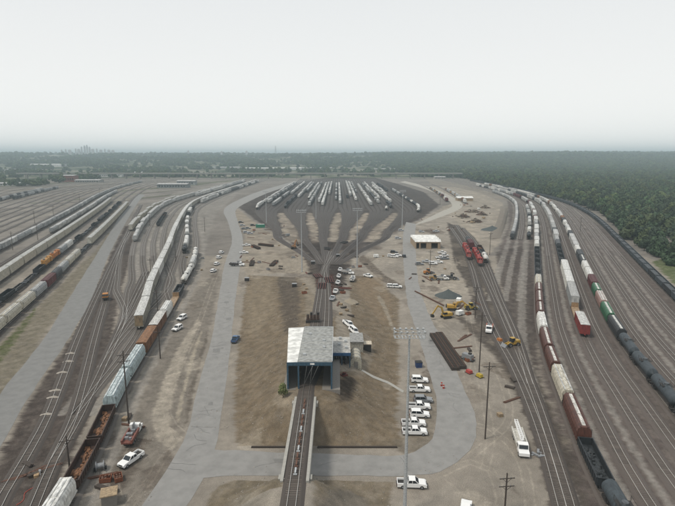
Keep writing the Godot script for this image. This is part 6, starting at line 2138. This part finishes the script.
	for q in [[63, 148, 1], [67, 147.5, 1], [71, 148, 2], [77, 146.5, 1], [80, 147, 2], [83, 144, 1], [86, 142.5, 1.2], [88.5, 142, 1.3], [91, 144.5, 1.2], [94, 147, 2], [98, 146.5, 1], [102, 148, 2], [106, 147, 1], [110, 148, 2], [114, 148.5, 2], [189, 149, 1.4], [222, 150, 1.4], [247, 149.5, 1.6], [387, 149.5, 3]]:
		var d := 4000.0 + r2.randf() * 200.0
		var x: float = (q[0] - 337.5) / FOC * d * 0.985
		var y0 := hills(x, d)
		var top := height_at(Vector3(x, 0, -d), q[1] * 0.75 + 38.5)
		var h := maxf(top - y0, 25.0)
		var o := thing("tower_block", "tower block in the hazy town skyline on the horizon", "tower", Vector3(x, y0, -d), 0.3, "town skyline towers")
		var w: float = 10.0 * q[2]
		var bb := MB.new()
		bb.box(Vector3(0, h * 0.45 - 10, 0), Vector3(w, h * 0.9 + 20, w))
		part("tower", bb, mat("towerwall", Color(0.6, 0.61, 0.62), 0.7, 0.0, "grime", 0.02), o)
		var cc := MB.new()
		cc.taper(Vector3(0, h * 0.95, 0), Vector3(w * 0.75, h * 0.12, w * 0.75), 0.7, 0.7)
		part("crown", cc, mats.towerwall, o)

func forest_at(x: float, d: float) -> float:       # how wooded a spot is, 0..1
	var e := lerp_table(tree_edge, d)
	if d < 1520.0:
		if x > e: return 0.0 if in_clearing(x, d) else 1.0
		if x < -640.0 and d > 950.0: return 0.75 if nz.get_noise_2d(x * 0.25, d * 0.5) > 0.12 else 0.0
		return 0.0
	if x > 240.0: return 1.0
	if d < 2700.0: return 0.8 if nz.get_noise_2d(x * 0.16 + 50, d * 0.3) > 0.22 else 0.02
	return 0.95 if nz.get_noise_2d(x * 0.1, d * 0.1 + 300) > 0.0 else 0.06

var tree_edge := [Vector2(60, 400), Vector2(285, 400), Vector2(292, 194), Vector2(354, 211), Vector2(451, 250), Vector2(583, 297), Vector2(683, 319), Vector2(782, 331), Vector2(1000, 345), Vector2(1520, 346)]
var clearing := []

func in_clearing(x: float, d: float) -> bool:
	for c in clearing:
		if Geometry2D.is_point_in_polygon(Vector2(x, d), c): return true
	return false

func woods():
	clearing = [PackedVector2Array(pw([[654, 232], [660, 233], [690, 252], [690, 264], [672, 252], [656, 243]])), PackedVector2Array(pw([[638, 202], [642, 202], [646, 212], [645, 219], [640, 216]]))]
	sheet_strip("path", [[652, 237], [662, 240], [676, 247], [700, 262]], [[650, 240], [660, 244.5], [674, 253], [697, 269]], mats.gravelroad, 0.03)
	var crowns := []
	for k in 4: crowns.append(crown_mesh(k, 800, 0.85))
	var trunk := trunk_mesh()
	var spots := []
	for zone in [[285.0, 560.0, 8.0, 1.0], [560.0, 1100.0, 9.5, 1.1], [1100.0, 1800.0, 13.0, 1.35], [1800.0, 3200.0, 21.0, 1.9], [3200.0, 5200.0, 36.0, 2.9], [5200.0, 8600.0, 60.0, 4.4]]:
		var d: float = zone[0]
		while d < zone[1]:
			var x: float = -0.74 * d
			while x < 0.76 * d:
				var px: float = x + rng.randf_range(-0.42, 0.42) * zone[2]
				var pd: float = d + rng.randf_range(-0.42, 0.42) * zone[2]
				if rng.randf() < forest_at(px, pd):
					spots.append([Vector3(px, hills(px, pd), -pd), zone[3] * (rng.randf_range(0.6, 1.15) if rng.randf() < 0.75 else rng.randf_range(1.1, 1.55)), rng.randf() * TAU, rng.randi() % 4])
				x += zone[2]
			d += zone[2]
	# the woods' margin and the trees that show largest stand singly
	spots.sort_custom(func(a, b): return a[0].z > b[0].z)
	var single := 260
	var rest := [[], [], [], []]
	var tints := [Color(0.75, 0.85, 0.8), Color(1.3, 1.1, 0.8), Color(0.95, 1.15, 0.95), Color(0.6, 0.7, 0.7), Color(1.5, 1.3, 0.9)]
	var leafs := []
	for t in tints:
		var m: StandardMaterial3D = mats.leaf.duplicate()
		m.albedo_color = Color(0.036 * t.r, 0.06 * t.g, 0.028 * t.b).linear_to_srgb()
		leafs.append(m)
	for i in spots.size():
		var q: Array = spots[i]
		var sc: Vector3 = Vector3(1.0, rng.randf_range(0.85, 1.2) / pow(q[1], 0.45) if q[1] > 1.25 else rng.randf_range(0.85, 1.2), 1.0) * q[1]
		if i < single:
			var hue := rng.randi() % 5
			var words: String = ["tall " if q[1] > 1.12 else "small " if q[1] < 0.85 else "", ""][0] + ["deep green", "olive green", "mid green", "blackish green", "light yellow green"][hue]
			var o := thing("tree", words + " leafy tree at the woods' edge along the coal train", "tree", q[0], q[2], words + " trees along the coal train")
			share("trunk", trunk, o, Transform3D(Basis.from_scale(sc), Vector3.ZERO))
			share("crown", crowns[q[3]], o, Transform3D(Basis.from_scale(sc), Vector3(0, -1.9 * q[1], 0))).material_override = leafs[hue]
		else:
			rest[q[3]].append([Transform3D(Basis(Vector3.UP, q[2]).scaled(sc), q[0] - Vector3(0, 1.5 * q[1], 0)), tints[rng.randi() % 5] * rng.randf_range(0.55, 1.1)])
	var root := Node3D.new()
	root.name = "woods"
	root.set_meta("kind", "stuff")
	root.set_meta("label", "broadleaf woods reaching to the hazy horizon")
	root.set_meta("category", "woods")
	add_child(root)
	for k in 4:
		var mm := MultiMesh.new()
		mm.transform_format = MultiMesh.TRANSFORM_3D
		mm.use_colors = true
		mm.mesh = crowns[k]
		mm.instance_count = rest[k].size()
		for i in rest[k].size():
			mm.set_instance_transform(i, rest[k][i][0])
			mm.set_instance_color(i, rest[k][i][1])
		var o := MultiMeshInstance3D.new()
		o.name = "canopy"
		o.multimesh = mm
		o.set_meta("kind", "stuff")
		root.add_child(o, true)
	print("trees ", spots.size())
